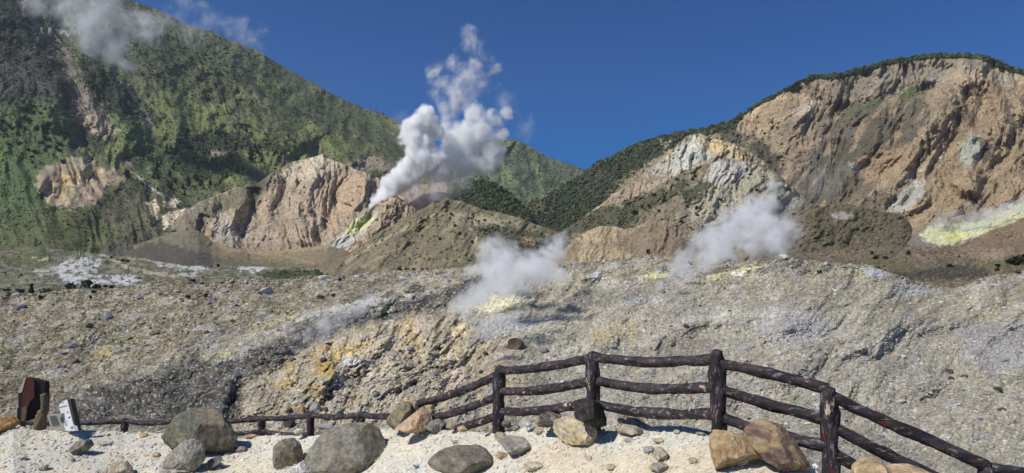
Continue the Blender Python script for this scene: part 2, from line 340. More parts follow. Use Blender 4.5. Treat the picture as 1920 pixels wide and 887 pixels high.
# ---- right mountain
Fm = sheet('cliff_mountain', [(960, 400), (990, 383), (1015, 370), (1050, 352), (1090, 330), (1100, 318), (1115, 308), (1145, 296), (1175, 278), (1200, 268), (1240, 253), (1290, 246), (1340, 236), (1372, 228), (1395, 212), (1420, 195), (1450, 180), (1475, 164), (1500, 150), (1525, 142), (1570, 140), (1610, 130), (1660, 115), (1710, 107), (1760, 102), (1810, 102), (1845, 106), (1875, 116), (1900, 128), (1920, 134), (2060, 150), (2300, 200)],
      [(960, 470), (1300, 490), (1700, 478), (2300, 470)],
      [(960, 780), (1100, 860), (1300, 800), (1500, 760), (1760, 700), (1920, 640), (2300, 520)], [(960, 440), (1300, 400), (1600, 380), (1700, 370), (1920, 330), (2300, 260)], p=0.8,
      step=1.6, seed=51, mat=M_far, base=(142, 122, 90), rough_top=1.6,
      relief=[(90, .9, 3.0, 105, True), (34, .8, 3.0, 110, True), (13, .5, 1.8, 110, True), (8, .7, 1.0, 0, False), (4, .6, 1.2, 20, False)],
      strokes=[([(1500, 150), (1540, 210), (1560, 260)], 30, -1.6), ([(1620, 130), (1600, 190), (1560, 230)], 24, -1.8), ([(1850, 110), (1780, 180), (1720, 270), (1640, 390)], 26, 2.2),
               ([(1920, 180), (1860, 260), (1800, 370)], 26, 2.6), ([(1760, 330), (1700, 400)], 14, 1.5), ([(1860, 250), (1840, 300), (1838, 330)], 13, -3.0),
               ([(1380, 240), (1450, 260), (1500, 330)], 28, -1.6), ([(1700, 190), (1730, 170), (1780, 150)], 10, -1.5), ([(1570, 205), (1640, 190), (1700, 170), (1760, 165)], 12, -1.8), ([(1600, 120), (1760, 112), (1840, 120)], 10, 1.6)],
      ops=[('mottle', (166, 144, 106), 30, -.1, .4, .7, 3, 115), ('mottle', (112, 96, 74), 16, 0.1, .5, .55, 3, 115),
           # upper grey cliff band
           ('poly', [(1530, 150), (1620, 134), (1700, 116), (1760, 110), (1835, 112), (1845, 140), (1790, 150), (1735, 165), (1680, 180), (1630, 185), (1560, 190), (1530, 175)], (128, 114, 100), 5, 9, .85),
           ('mottle', (152, 132, 106), 12, .1, .5, .45, 4, 100),
           ('line', [(1740, 152), (1790, 146), (1840, 142)], (150, 144, 136), 6, 5, .6), ('line', [(1640, 182), (1690, 172), (1735, 158)], (150, 144, 136), 5, 5, .5),
           # dark bowl of scree
           ('poly', [(1545, 190), (1640, 185), (1720, 180), (1740, 200), (1725, 250), (1690, 300), (1640, 340), (1590, 370), (1530, 380), (1480, 350), (1500, 300), (1530, 250)], (92, 83, 68), 10, 14, .92),
           ('poly', [(1500, 285), (1600, 250), (1680, 260), (1650, 330), (1560, 370), (1490, 350)], (84, 80, 62), 10, 14, .75),
           ('poly', [(1500, 165), (1560, 160), (1575, 200), (1540, 260), (1500, 320), (1460, 290), (1470, 220)], (134, 112, 92), 8, 12, .6),
           ('poly', [(1538, 212), (1600, 205), (1640, 185), (1660, 195), (1600, 215), (1545, 222)], (92, 94, 56), 2, 8, .7), ('poly', [(1700, 165), (1745, 163), (1735, 178), (1700, 185), (1680, 190)], (82, 94, 50), 2, 5, .9), ('poly', [(1620, 190), (1660, 188), (1650, 200), (1625, 200)], (78, 90, 50), 2, 5, .8),
           ('poly', [(1400, 205), (1470, 170), (1530, 160), (1530, 200), (1480, 230), (1420, 260), (1370, 245)], (164, 134, 100), 5, 10, .8),
           ('poly', [(1485, 205), (1530, 190), (1540, 200), (1520, 215), (1490, 215)], (186, 166, 144), 3, 6, .85),
           ('line', [(1420, 250), (1460, 225), (1500, 212)], (184, 150, 112), 4, 5, .7), ('line', [(1405, 215), (1440, 188), (1470, 182)], (196, 164, 116), 5, 5, .7),
           ('poly', [(1360, 240), (1430, 262), (1470, 300), (1460, 340), (1400, 300), (1350, 265)], (72, 68, 60), 5, 9, .85),
           ('poly', [(1500, 270), (1540, 260), (1530, 275), (1505, 282)], (176, 138, 112), 2, 5, .6),
           ('poly', [(1460, 350), (1560, 340), (1640, 345), (1720, 400), (1700, 470), (1400, 470), (1440, 390)], (98, 86, 68), 10, 12, .7),
           # right brown face
           ('poly', [(1850, 130), (1960, 140), (2300, 210), (2300, 470), (1700, 470), (1640, 410), (1700, 320), (1780, 210)], (152, 122, 86), 12, 14, .7),
           ('poly', [(1800, 125), (1860, 140), (1790, 190), (1740, 200), (1760, 165)], (174, 142, 108), 6, 9, .7),
           ('poly', [(1860, 140), (1960, 142), (1960, 160), (1880, 165)], (160, 150, 132), 4, 7, .7),
           ('mottle', (176, 142, 104), 18, .12, .5, .6, 3.5, 125), ('mottle', (104, 84, 68), 12, .2, .5, .5, 3.5, 125),
           ('poly', [(1600, 300), (1640, 290), (1700, 270), (1720, 300), (1660, 340), (1620, 345)], (176, 134, 94), 4, 8, .6),
           ('poly', [(1800, 270), (1830, 248), (1845, 265), (1838, 300), (1812, 318), (1800, 300)], (160, 164, 150), 3, 7, .85),
           ('poly', [(1836, 262), (1862, 262), (1858, 300), (1840, 312)], (62, 52, 44), 2, 6, .8), ('poly', [(1800, 200), (1825, 205), (1830, 225), (1805, 232), (1790, 225)], (84, 68, 58), 3, 6, .6),
           ('poly', [(1885, 190), (1900, 200), (1880, 212)], (60, 50, 44), 2, 4, .7),
           ('poly', [(1660, 398), (1680, 370), (1720, 335), (1735, 340), (1728, 370), (1695, 400)], (176, 170, 158), 3, 6, .85), ('line', [(1690, 345), (1740, 310), (1770, 290)], (172, 160, 146), 5, 5, .6),
           ('poly', [(1590, 305), (1618, 305), (1612, 318), (1595, 318)], (170, 160, 150), 2, 4, .6),
           ('line', [(1700, 430), (1735, 400), (1790, 350), (1830, 300)], (178, 138, 98), 6, 6, .55),
           # forest on the left flank and along the skyline
           ('poly', [(960, 400), (1050, 350), (1100, 316), (1200, 266), (1290, 244), (1372, 226), (1382, 244), (1340, 250), (1280, 262), (1240, 290), (1180, 330), (1140, 370), (1180, 420), (1100, 470), (960, 470)], (50, 58, 40), 4, 8, .95),
           ('poly', [(1235, 262), (1262, 262), (1250, 280), (1236, 272)], (172, 158, 124), 2, 4, .8),
           ('line', [(1100, 314), (1200, 266), (1290, 243), (1372, 226), (1420, 193), (1475, 163), (1515, 143), (1570, 138), (1660, 113), (1760, 101), (1850, 105), (1920, 132)], (46, 52, 38), 7, 2, .95),
           ('poly', [(1850, 104), (1900, 124), (1935, 136), (1900, 135), (1860, 122)], (44, 52, 36), 2, 3, .95),
           ('poly', [(1555, 138), (1620, 128), (1620, 136), (1580, 146), (1555, 146)], (44, 52, 36), 2, 3, .9),
           ('poly', [(1100, 322), (1130, 320), (1160, 335), (1120, 350), (1080, 350)], (86, 76, 68), 4, 7, .7), ('poly', [(1150, 345), (1185, 322), (1180, 335), (1160, 352)], (140, 112, 90), 2, 4, .7),
           ('poly', [(1000, 385), (1020, 380), (1025, 400), (1005, 398)], (150, 118, 90), 2, 5, .6)])

# ---- crater wall left of the plume
C1 = sheet('crater_wall', [(270, 470), (290, 448), (310, 425), (345, 396), (380, 376), (415, 362), (440, 352), (480, 345), (510, 325), (545, 305), (570, 297), (590, 293), (605, 289), (618, 298), (640, 306), (665, 316), (700, 328), (722, 345), (745, 364), (775, 382), (810, 405)],
      [(270, 490), (810, 490)], [(270, 520), (400, 600), (600, 660), (810, 560)], [(270, 400), (450, 450), (620, 440), (810, 430)], p=.9, step=1.5, seed=61, mat=M_far,
      base=(160, 141, 114), rough_top=2.2, relief=[(48, 1.2, 2.6, 82, True), (18, 1.0, 2.6, 75, True), (7, .6, 1.6, 80, True)],
      strokes=[([(385, 400), (375, 430), (385, 470)], 14, -2.5), ([(400, 370), (380, 400), (330, 440)], 22, 2), ([(480, 350), (478, 400), (450, 450)], 16, -3.2), ([(470, 355), (440, 400), (410, 440)], 14, 1.6),
               ([(600, 300), (570, 380), (560, 460)], 18, 2.0), ([(640, 310), (620, 400), (600, 460)], 12, -2.0), ([(690, 330), (660, 390)], 16, 1.6), ([(540, 330), (520, 400), (510, 460)], 12, -2)],
      ops=[('mottle', (130, 112, 86), 9, 0, .45, .6, 2.6, 70), ('mottle', (172, 150, 118), 14, .1, .5, .6, 2.5, 75),
           ('poly', [(300, 450), (345, 398), (385, 380), (398, 400), (380, 440), (340, 470)], (108, 102, 82), 5, 6, .85),
           ('poly', [(380, 380), (440, 352), (510, 326), (560, 300), (530, 330), (500, 350), (470, 378), (430, 400), (400, 400)], (98, 98, 68), 6, 9, .85),
           ('poly', [(470, 345), (500, 335), (490, 360), (478, 395), (462, 385)], (68, 74, 50), 3, 6, .7),
           ('poly', [(515, 330), (550, 305), (600, 290), (630, 305), (625, 325), (580, 335), (540, 345)], (188, 172, 142), 4, 8, .8),
           ('poly', [(630, 330), (690, 332), (720, 350), (700, 380), (660, 400), (620, 420), (600, 400), (610, 350)], (172, 144, 104), 6, 9, .6),
           ('poly', [(400, 420), (430, 412), (470, 430), (455, 460), (420, 465), (400, 445)], (142, 138, 126), 4, 8, .6),
           ('line', [(478, 388), (480, 425), (455, 442), (440, 455)], (70, 64, 58), 2.2, 4, .7), ('line', [(408, 395), (430, 425), (425, 445)], (176, 172, 164), 2.5, 3, .6),
           ('poly', [(430, 460), (500, 452), (600, 455), (600, 475), (430, 475)], (140, 118, 100), 4, 5, .8)])
C2 = sheet('vent_cone', [(590, 482), (612, 462), (640, 436), (665, 412), (690, 392), (712, 378), (735, 367), (748, 370), (766, 382), (786, 397), (800, 412), (820, 440)],
      [(590, 495), (820, 495)], [(590, 405), (735, 430), (820, 420)], [(590, 385), (820, 380)], step=1.4, seed=66, mat=M_far, base=(164, 140, 108), rough_top=1.5,
      relief=[(20, 1.2, 2.6, 110, True), (7, .7, 2, 100, True)], strokes=[([(738, 368), (720, 410), (690, 450)], 14, 1.5), ([(735, 370), (770, 410)], 12, 1.2), ([(700, 400), (660, 440)], 14, -1.5)],
      ops=[('mottle', (186, 164, 128), 8, 0, .4, .7, 2, 110), ('mottle', (120, 100, 80), 6, .15, .45, .6, 2.5, 100),
           ('poly', [(640, 440), (668, 410), (700, 392), (705, 410), (680, 440), (650, 458), (620, 470), (600, 482)], (186, 184, 160), 4, 6, .85),
           ('poly', [(646, 438), (656, 418), (680, 410), (700, 405), (696, 418), (672, 432), (655, 440)], (200, 200, 110), 2.5, 5, .85),
           ('poly', [(612, 470), (625, 455), (660, 445), (655, 458), (630, 470)], (168, 180, 176), 3, 5, .8),
           ('line', [(742, 368), (770, 388)], (120, 96, 76), 3, 3, .5)])
D_ = sheet('crater_rim', [(250, 460), (290, 447), (330, 434), (355, 430), (372, 432), (384, 441), (396, 451), (412, 459), (440, 465), (470, 471), (500, 471), (540, 467), (580, 463), (615, 460), (650, 470), (700, 490), (760, 505)],
      [(250, 520), (760, 520)], [(250, 380), (500, 370), (760, 360)], [(250, 300), (760, 300)], step=1.6, seed=71, mat=M_mid, base=(134, 120, 88), rough_top=.5,
      relief=[(70, .35, 2, 10, False), (10, .25, 1, 0, False)], strokes=[([(470, 470), (455, 485), (440, 500)], 10, -1.2), ([(375, 430), (384, 446), (395, 458)], 6, 1.5)],
      ops=[('poly', [(250, 440), (378, 425), (380, 440), (400, 480), (440, 505), (330, 470), (250, 480)], (112, 108, 84), 6, 6, .85),
           ('poly', [(270, 455), (310, 452), (380, 475), (450, 490), (540, 500), (480, 515), (250, 520), (250, 470)], (84, 77, 68), 5, 8, .95),
           ('line', [(384, 440), (392, 455), (430, 468), (500, 474), (620, 463)], (160, 140, 100), 4, 2, .8), ('line', [(520, 476), (570, 490), (590, 495)], (162, 142, 104), 3, 3, .6),
           ('poly', [(400, 488), (470, 482), (600, 498), (760, 500), (760, 520), (400, 520)], (112, 104, 72), 4, 6, .7), ('line', [(466, 478), (466, 488)], (80, 64, 50), 3, 2, .7)])

# ---- olive hill, centre
E = sheet('olive_hill', [(600, 505), (640, 484), (672, 462), (700, 441), (740, 420), (765, 405), (795, 390), (812, 379), (835, 371), (865, 377), (900, 391), (940, 399), (975, 409), (1010, 422), (1060, 440), (1100, 462), (1140, 482)],
      [(600, 525), (1140, 525)], [(600, 280), (700, 320), (840, 360), (1140, 270)], [(600, 230), (1140, 190)], p=.9, step=1.6, seed=81, mat=M_mid, base=(116, 106, 80), rough_top=1.5,
      relief=[(55, 1.0, 2.8, 140, True), (18, .7, 3, 140, False), (7, .5, 1.5, 130, False)],
      strokes=[([(840, 375), (780, 420), (700, 490)], 24, 1.5), ([(900, 400), (880, 440), (900, 490)], 16, -1.5), ([(820, 400), (790, 450), (760, 500)], 14, -1.0)],
      ops=[('mottle', (142, 128, 96), 9, .05, .4, .7, 6, 145), ('mottle', (88, 82, 58), 14, .1, .45, .6, 2, 120),
           ('line', [(650, 490), (720, 450), (790, 412), (830, 398), (880, 405), (960, 425)], (158, 146, 112), 3, 4, .7), ('line', [(680, 500), (740, 468), (790, 440), (800, 425)], (160, 144, 108), 3, 4, .6),
           ('line', [(890, 410), (895, 440), (885, 470), (905, 490)], (168, 146, 112), 3, 6, .7),
           ('poly', [(780, 392), (835, 372), (900, 392), (990, 418), (900, 402), (840, 395)], (104, 98, 68), 4, 7, .7),
           ('poly', [(840, 395), (960, 408), (990, 428), (900, 440), (850, 420)], (150, 142, 112), 3, 9, .55),
           ('poly', [(760, 470), (830, 420), (880, 440), (880, 500), (760, 500)], (132, 122, 92), 8, 12, .5),
           ('poly', [(880, 420), (990, 430), (1090, 455), (1140, 490), (1020, 480), (920, 470)], (66, 68, 48), 5, 11, .75),
           ('poly', [(830, 500), (900, 480), (960, 470), (950, 490), (860, 505)], (80, 84, 50), 4, 7, .7),
           ('poly', [(980, 445), (1005, 448), (1002, 460), (985, 458)], (178, 142, 104), 3, 5, .7)])

# ---- right-hand spurs in front of the cliff
F2 = sheet('white_spur', [(1090, 410), (1125, 385), (1150, 365), (1180, 345), (1205, 326), (1235, 305), (1258, 285), (1275, 266), (1292, 254), (1312, 249), (1330, 258), (1360, 264), (1385, 272), (1405, 284), (1430, 300), (1460, 330), (1490, 370)],
      [(1090, 440), (1490, 440)], [(1090, 600), (1300, 620), (1490, 560)], [(1090, 510), (1490, 470)], step=1.5, seed=91, mat=M_far, base=(168, 150, 128), rough_top=2,
      relief=[(34, 1.3, 2.4, 95, True), (12, 1.0, 2.2, 90, True)],
      strokes=[([(1330, 258), (1345, 290), (1330, 330)], 12, -1.5)],
      ops=[('mottle', (128, 106, 90), 9, 0, .4, .75, 2, 90), ('poly', [(1250, 300), (1300, 256), (1345, 262), (1340, 290), (1300, 310), (1260, 330)], (196, 190, 182), 4, 8, .85),
           ('poly', [(1300, 262), (1340, 258), (1400, 282), (1415, 300), (1370, 300), (1330, 285)], (196, 168, 124), 4, 7, .85),
           ('poly', [(1120, 395), (1180, 345), (1235, 305), (1260, 300), (1250, 330), (1190, 360), (1140, 385)], (156, 128, 106), 4, 6, .8),
           ('poly', [(1205, 330), (1250, 290), (1275, 268), (1282, 290), (1250, 325)], (180, 172, 160), 4, 6, .7),
           ('poly', [(1385, 275), (1490, 370), (1490, 440), (1420, 330)], (96, 86, 76), 4, 8, .7), ('line', [(1352, 296), (1365, 284)], (44, 50, 36), 4, 3, .9)])
G = sheet('pale_spur', [(1040, 445), (1075, 420), (1105, 398), (1140, 384), (1175, 376), (1200, 366), (1230, 350), (1262, 333), (1295, 318), (1330, 306), (1352, 300), (1375, 297), (1400, 304), (1430, 312), (1452, 322), (1470, 338), (1490, 352), (1507, 370), (1535, 392), (1570, 420), (1600, 470)],
      [(1040, 510), (1600, 510)], [(1040, 380), (1375, 430), (1600, 400)], [(1040, 210), (1600, 230)], p=.85, step=1.5, seed=95, mat=M_mid, base=(128, 118, 92), rough_top=2.5,
      relief=[(60, 1.3, 2.4, 120, True), (20, 1.0, 2, 115, True), (8, .6, 1.6, 110, False)],
      strokes=[([(1375, 300), (1340, 340), (1300, 390)], 20, 1.8), ([(1480, 350), (1470, 400), (1440, 440)], 16, -1.6), ([(1300, 330), (1240, 380), (1200, 430)], 18, -1.2)],
      ops=[('mottle', (150, 138, 108), 12, 0, .4, .7, 2, 120), ('poly', [(1320, 330), (1370, 300), (1430, 315), (1500, 360), (1500, 385), (1460, 380), (1400, 400), (1340, 430), (1290, 420), (1300, 370)], (172, 164, 136), 6, 10, .85),
           ('poly', [(1340, 300), (1400, 305), (1400, 325), (1350, 345), (1320, 340)], (192, 188, 176), 4, 8, .7), ('poly', [(1440, 370), (1490, 365), (1505, 380), (1480, 400), (1440, 400)], (150, 148, 138), 3, 8, .7),
           ('poly', [(1040, 445), (1110, 396), (1180, 378), (1260, 350), (1290, 340), (1260, 372), (1200, 400), (1180, 440), (1080, 440), (1060, 470)], (66, 70, 46), 6, 12, .75),
           ('poly', [(1180, 440), (1250, 400), (1290, 420), (1280, 470), (1180, 480)], (116, 98, 76), 5, 9, .7), ('poly', [(1275, 360), (1320, 340), (1335, 345), (1310, 375), (1290, 385)], (52, 58, 40), 3, 8, .8),
           ('mottle', (76, 74, 56), 6, .2, .5, .6, 1, 0)])
H_ = sheet('scrub_mound', [(1400, 460), (1440, 425), (1480, 402), (1520, 391), (1560, 384), (1590, 383), (1625, 392), (1660, 397), (1690, 403), (1704, 416), (1712, 430), (1740, 455)],
      [(1400, 490), (1740, 490)], [(1400, 300), (1590, 330), (1740, 300)], [(1400, 240), (1740, 240)], step=1.6, seed=97, mat=M_mid, base=(104, 92, 70), rough_top=2.0,
      relief=[(45, 1.6, 2, 150, False), (16, 1.2, 1.8, 120, True), (6, .8, 1.2, 0, False)],
      ops=[('mottle', (84, 84, 54), 16, -.1, .35, .8, 2, 160), ('mottle', (58, 60, 40), 4, .1, .4, .8, 1.5, 0), ('mottle', (132, 120, 96), 3, .25, .5, .8, 1.5, 0), ('poly', [(1560, 402), (1580, 398), (1600, 404), (1590, 412), (1565, 412)], (168, 160, 150), 3, 5, .8),
           ('poly', [(1400, 450), (1480, 410), (1520, 440), (1500, 470), (1400, 480)], (120, 108, 96), 8, 10, .7), ('line', [(1480, 408), (1530, 392), (1560, 386)], (120, 104, 76), 4, 4, .6)])
I_ = sheet('sulphur_bank', [(1560, 470), (1610, 462), (1660, 447), (1690, 432), (1712, 428), (1735, 420), (1770, 408), (1800, 404), (1840, 396), (1870, 392), (1895, 382), (1920, 374), (2000, 345), (2200, 300)],
      [(1560, 490), (2200, 490)], [(1560, 270), (1800, 320), (2200, 300)], [(1560, 235), (2200, 235)], step=1.5, seed=99, mat=M_mid, base=(150, 130, 102), rough_top=2,
      relief=[(22, 1.0, 1.5, 150, True), (8, .8, 1.2, 0, False)],
      ops=[('line', [(1600, 470), (1660, 448), (1700, 432)], (176, 142, 108), 4, 4, .7), ('poly', [(1620, 465), (1720, 440), (1760, 458), (1740, 480), (1620, 480)], (124, 118, 110), 4, 6, .8),
           ('poly', [(1722, 440), (1745, 425), (1790, 420), (1830, 415), (1870, 398), (1920, 378), (1990, 350), (1990, 380), (1900, 425), (1830, 445), (1780, 460), (1740, 455)], (198, 198, 150), 3, 6, .92),
           ('poly', [(1762, 444), (1780, 432), (1800, 434), (1812, 440), (1790, 452), (1770, 452)], (216, 214, 124), 2, 5, .85), ('poly', [(1725, 442), (1740, 428), (1765, 430), (1750, 444)], (210, 210, 140), 2, 5, .9),
           ('poly', [(1768, 425), (1790, 418), (1800, 428), (1780, 436)], (128, 132, 108), 2, 5, .7), ('poly', [(1800, 405), (1840, 398), (1850, 410), (1810, 418)], (120, 116, 102), 3, 6, .7)])
M_ = sheet('tan_mound', [(1030, 500), (1052, 475), (1075, 450), (1100, 432), (1125, 424), (1150, 424), (1175, 430), (1195, 424), (1220, 412), (1248, 414), (1275, 432), (1295, 450), (1310, 468), (1340, 490)],
      [(1030, 515), (1340, 515)], [(1030, 200), (1150, 215), (1340, 190)], [(1030, 160), (1340, 155)], step=1.5, seed=101, mat=M_mid, base=(166, 146, 110), rough_top=2.2,
      relief=[(26, 1.2, 3, 115, True), (9, .8, 2, 115, True)],
      ops=[('mottle', (176, 154, 118), 7, 0, .4, .7, 3, 118), ('mottle', (112, 96, 74), 7, .15, .4, .6, 2, 118),
           ('poly', [(1150, 450), (1190, 426), (1222, 412), (1250, 414), (1310, 466), (1300, 485), (1180, 480)], (118, 104, 82), 4, 7, .8),
           ('poly', [(1030, 500), (1075, 450), (1090, 445), (1085, 480), (1060, 500)], (118, 106, 86), 4, 7, .7), ('mottle', (150, 128, 104), 9, .2, .5, .3, 2, 118)])
J_ = sheet('brown_slope', [(1380, 500), (1420, 485), (1470, 475), (1540, 472), (1600, 466), (1650, 462), (1700, 460), (1750, 462), (1790, 463), (1818, 453), (1842, 440), (1870, 428), (1900, 418), (1930, 402), (2050, 362), (2250, 340)],
      [(1380, 550), (2250, 550)], [(1380, 200), (1700, 230), (1920, 220), (2250, 180)], [(1380, 120), (2250, 115)], step=1.6, seed=105, mat=M_mid, base=(114, 100, 78), rough_top=1.8,
      relief=[(40, 1.8, 2.2, 20, False), (14, 1.6, 1.8, 140, True), (6, 1.2, 1.2, 0, False)],
      ops=[('mottle', (94, 82, 64), 12, -.1, .35, .8, 3, 15), ('mottle', (134, 114, 90), 9, .15, .45, .5, 2, 20), ('mottle', (64, 58, 42), 4, .12, .42, .7, 2, 0), ('mottle', (160, 142, 116), 3, .28, .5, .7, 1.5, 0),
           ('poly', [(1840, 440), (1920, 408), (2200, 380), (2200, 500), (1880, 480), (1800, 470)], (134, 112, 84), 8, 12, .6),
           ('poly', [(1590, 495), (1660, 475), (1700, 490), (1760, 500), (1920, 480), (1920, 500), (1740, 515), (1640, 505)], (92, 92, 54), 4, 9, .6),
           ('poly', [(1640, 505), (1700, 512), (1770, 500), (1810, 497), (1860, 508), (1850, 520), (1780, 525), (1700, 525)], (66, 60, 54), 3, 5, .9), ('poly', [(1560, 480), (1640, 500), (1680, 520), (1600, 510)], (80, 70, 54), 5, 7, .6),
           ('poly', [(1840, 470), (1870, 465), (1890, 480), (1860, 490), (1840, 485)], (160, 140, 116), 3, 6, .5)])

# ---- pale plain, left
P_ = sheet('pale_plain', [(-250, 455), (-60, 460), (0, 462), (40, 466), (75, 462), (110, 468), (160, 472), (210, 480), (270, 484), (320, 490), (380, 496), (450, 500), (520, 500), (620, 503), (700, 506), (800, 508), (900, 500)],
      [(-250, 570), (600, 550), (900, 530)], [(-250, 340), (300, 340), (900, 270)], [(-250, 158), (900, 150)], step=1.5, ystep=1.0, seed=111, mat=M_mid, base=(134, 128, 108), rough_top=1.5,
      zrel=lambda x, y, px, py: fbm(x / 26, y / 30, 5, 301) * 1.1,
      ops=[('mottle', (94, 98, 56), 9, -.05, .3, .85, 4, 0), ('mottle', (112, 104, 92), 7, 0, .35, .6, 3, 5),
           ('poly', [(100, 500), (130, 485), (190, 480), (185, 498), (170, 520), (250, 515), (262, 525), (240, 535), (120, 535), (110, 515)], (196, 194, 190), 3, 7, .9),
           ('poly', [(280, 486), (340, 492), (390, 502), (380, 508), (300, 500)], (192, 192, 188), 2, 5, .85), ('poly', [(440, 500), (470, 494), (500, 504), (480, 512), (450, 508)], (196, 196, 192), 2, 4, .9),
           ('poly', [(60, 505), (110, 500), (110, 516), (70, 518)], (180, 178, 168), 2, 5, .7), ('poly', [(330, 512), (370, 510), (360, 524), (320, 522)], (186, 184, 176), 2, 5, .7),
           ('line', [(180, 475), (220, 490), (250, 506), (290, 512), (330, 516), (360, 522)], (184, 172, 140), 3.5, 4, .8), ('line', [(240, 484), (300, 488), (330, 505)], (170, 162, 136), 2.5, 3, .7),
           ('poly', [(0, 462), (60, 464), (100, 470), (105, 490), (40, 500), (0, 496)], (88, 96, 52), 4, 7, .75), ('poly', [(5, 470), (35, 466), (40, 480), (10, 482)], (132, 112, 96), 3, 5, .8), ('line', [(60, 482), (75, 487), (90, 484)], (196, 184, 140), 2, 3, .8),
           ('mottle', (78, 82, 50), 5, .08, .26, .8, 3, 0),
           ('poly', [(480, 512), (530, 507), (620, 507), (705, 505), (700, 515), (640, 518), (560, 525), (500, 522)], (60, 70, 36), 2, 4, .95),
           ('poly', [(520, 525), (560, 516), (610, 514), (580, 526)], (84, 104, 46), 2, 3, .7)])

# ---- near slope across the ravine
def k_z(x, y, px, py):
    big = fbm(x / 17 + 3, y / 15, 4, 401, 0.5) * 1.15
    a_ = x * .64 + y * .77; b_ = -x * .77 + y * .64
    ridg = fbm(a_ / 9, b_ / 5.0, 5, 402, 0.55, True) * 0.30
    rough = fbm(x / 1.1, y / 1.3, 4, 403, 0.65) * 0.17
    cm = sstep(-60, 30, poly_sd(px, py, [(440, 640), (560, 590), (760, 570), (880, 600), (980, 650), (1000, 800), (420, 830)]))
    return big * .8
def k_extra(x, y):
    m = sstep(-20, 20, poly_sd(x, y, [(430, 800), (450, 720), (520, 685), (590, 640), (720, 600), (860, 580), (900, 620), (880, 700), (900, 800)]))
    r = fbm((x * .7 - y * .7) / 60, (x * .7 + y * .7) / 28, 6, 931, .6, True) * 28 + fbm(x / 12, y / 9, 4, 932, .6) * 8
    return -m * r / F * 1.1
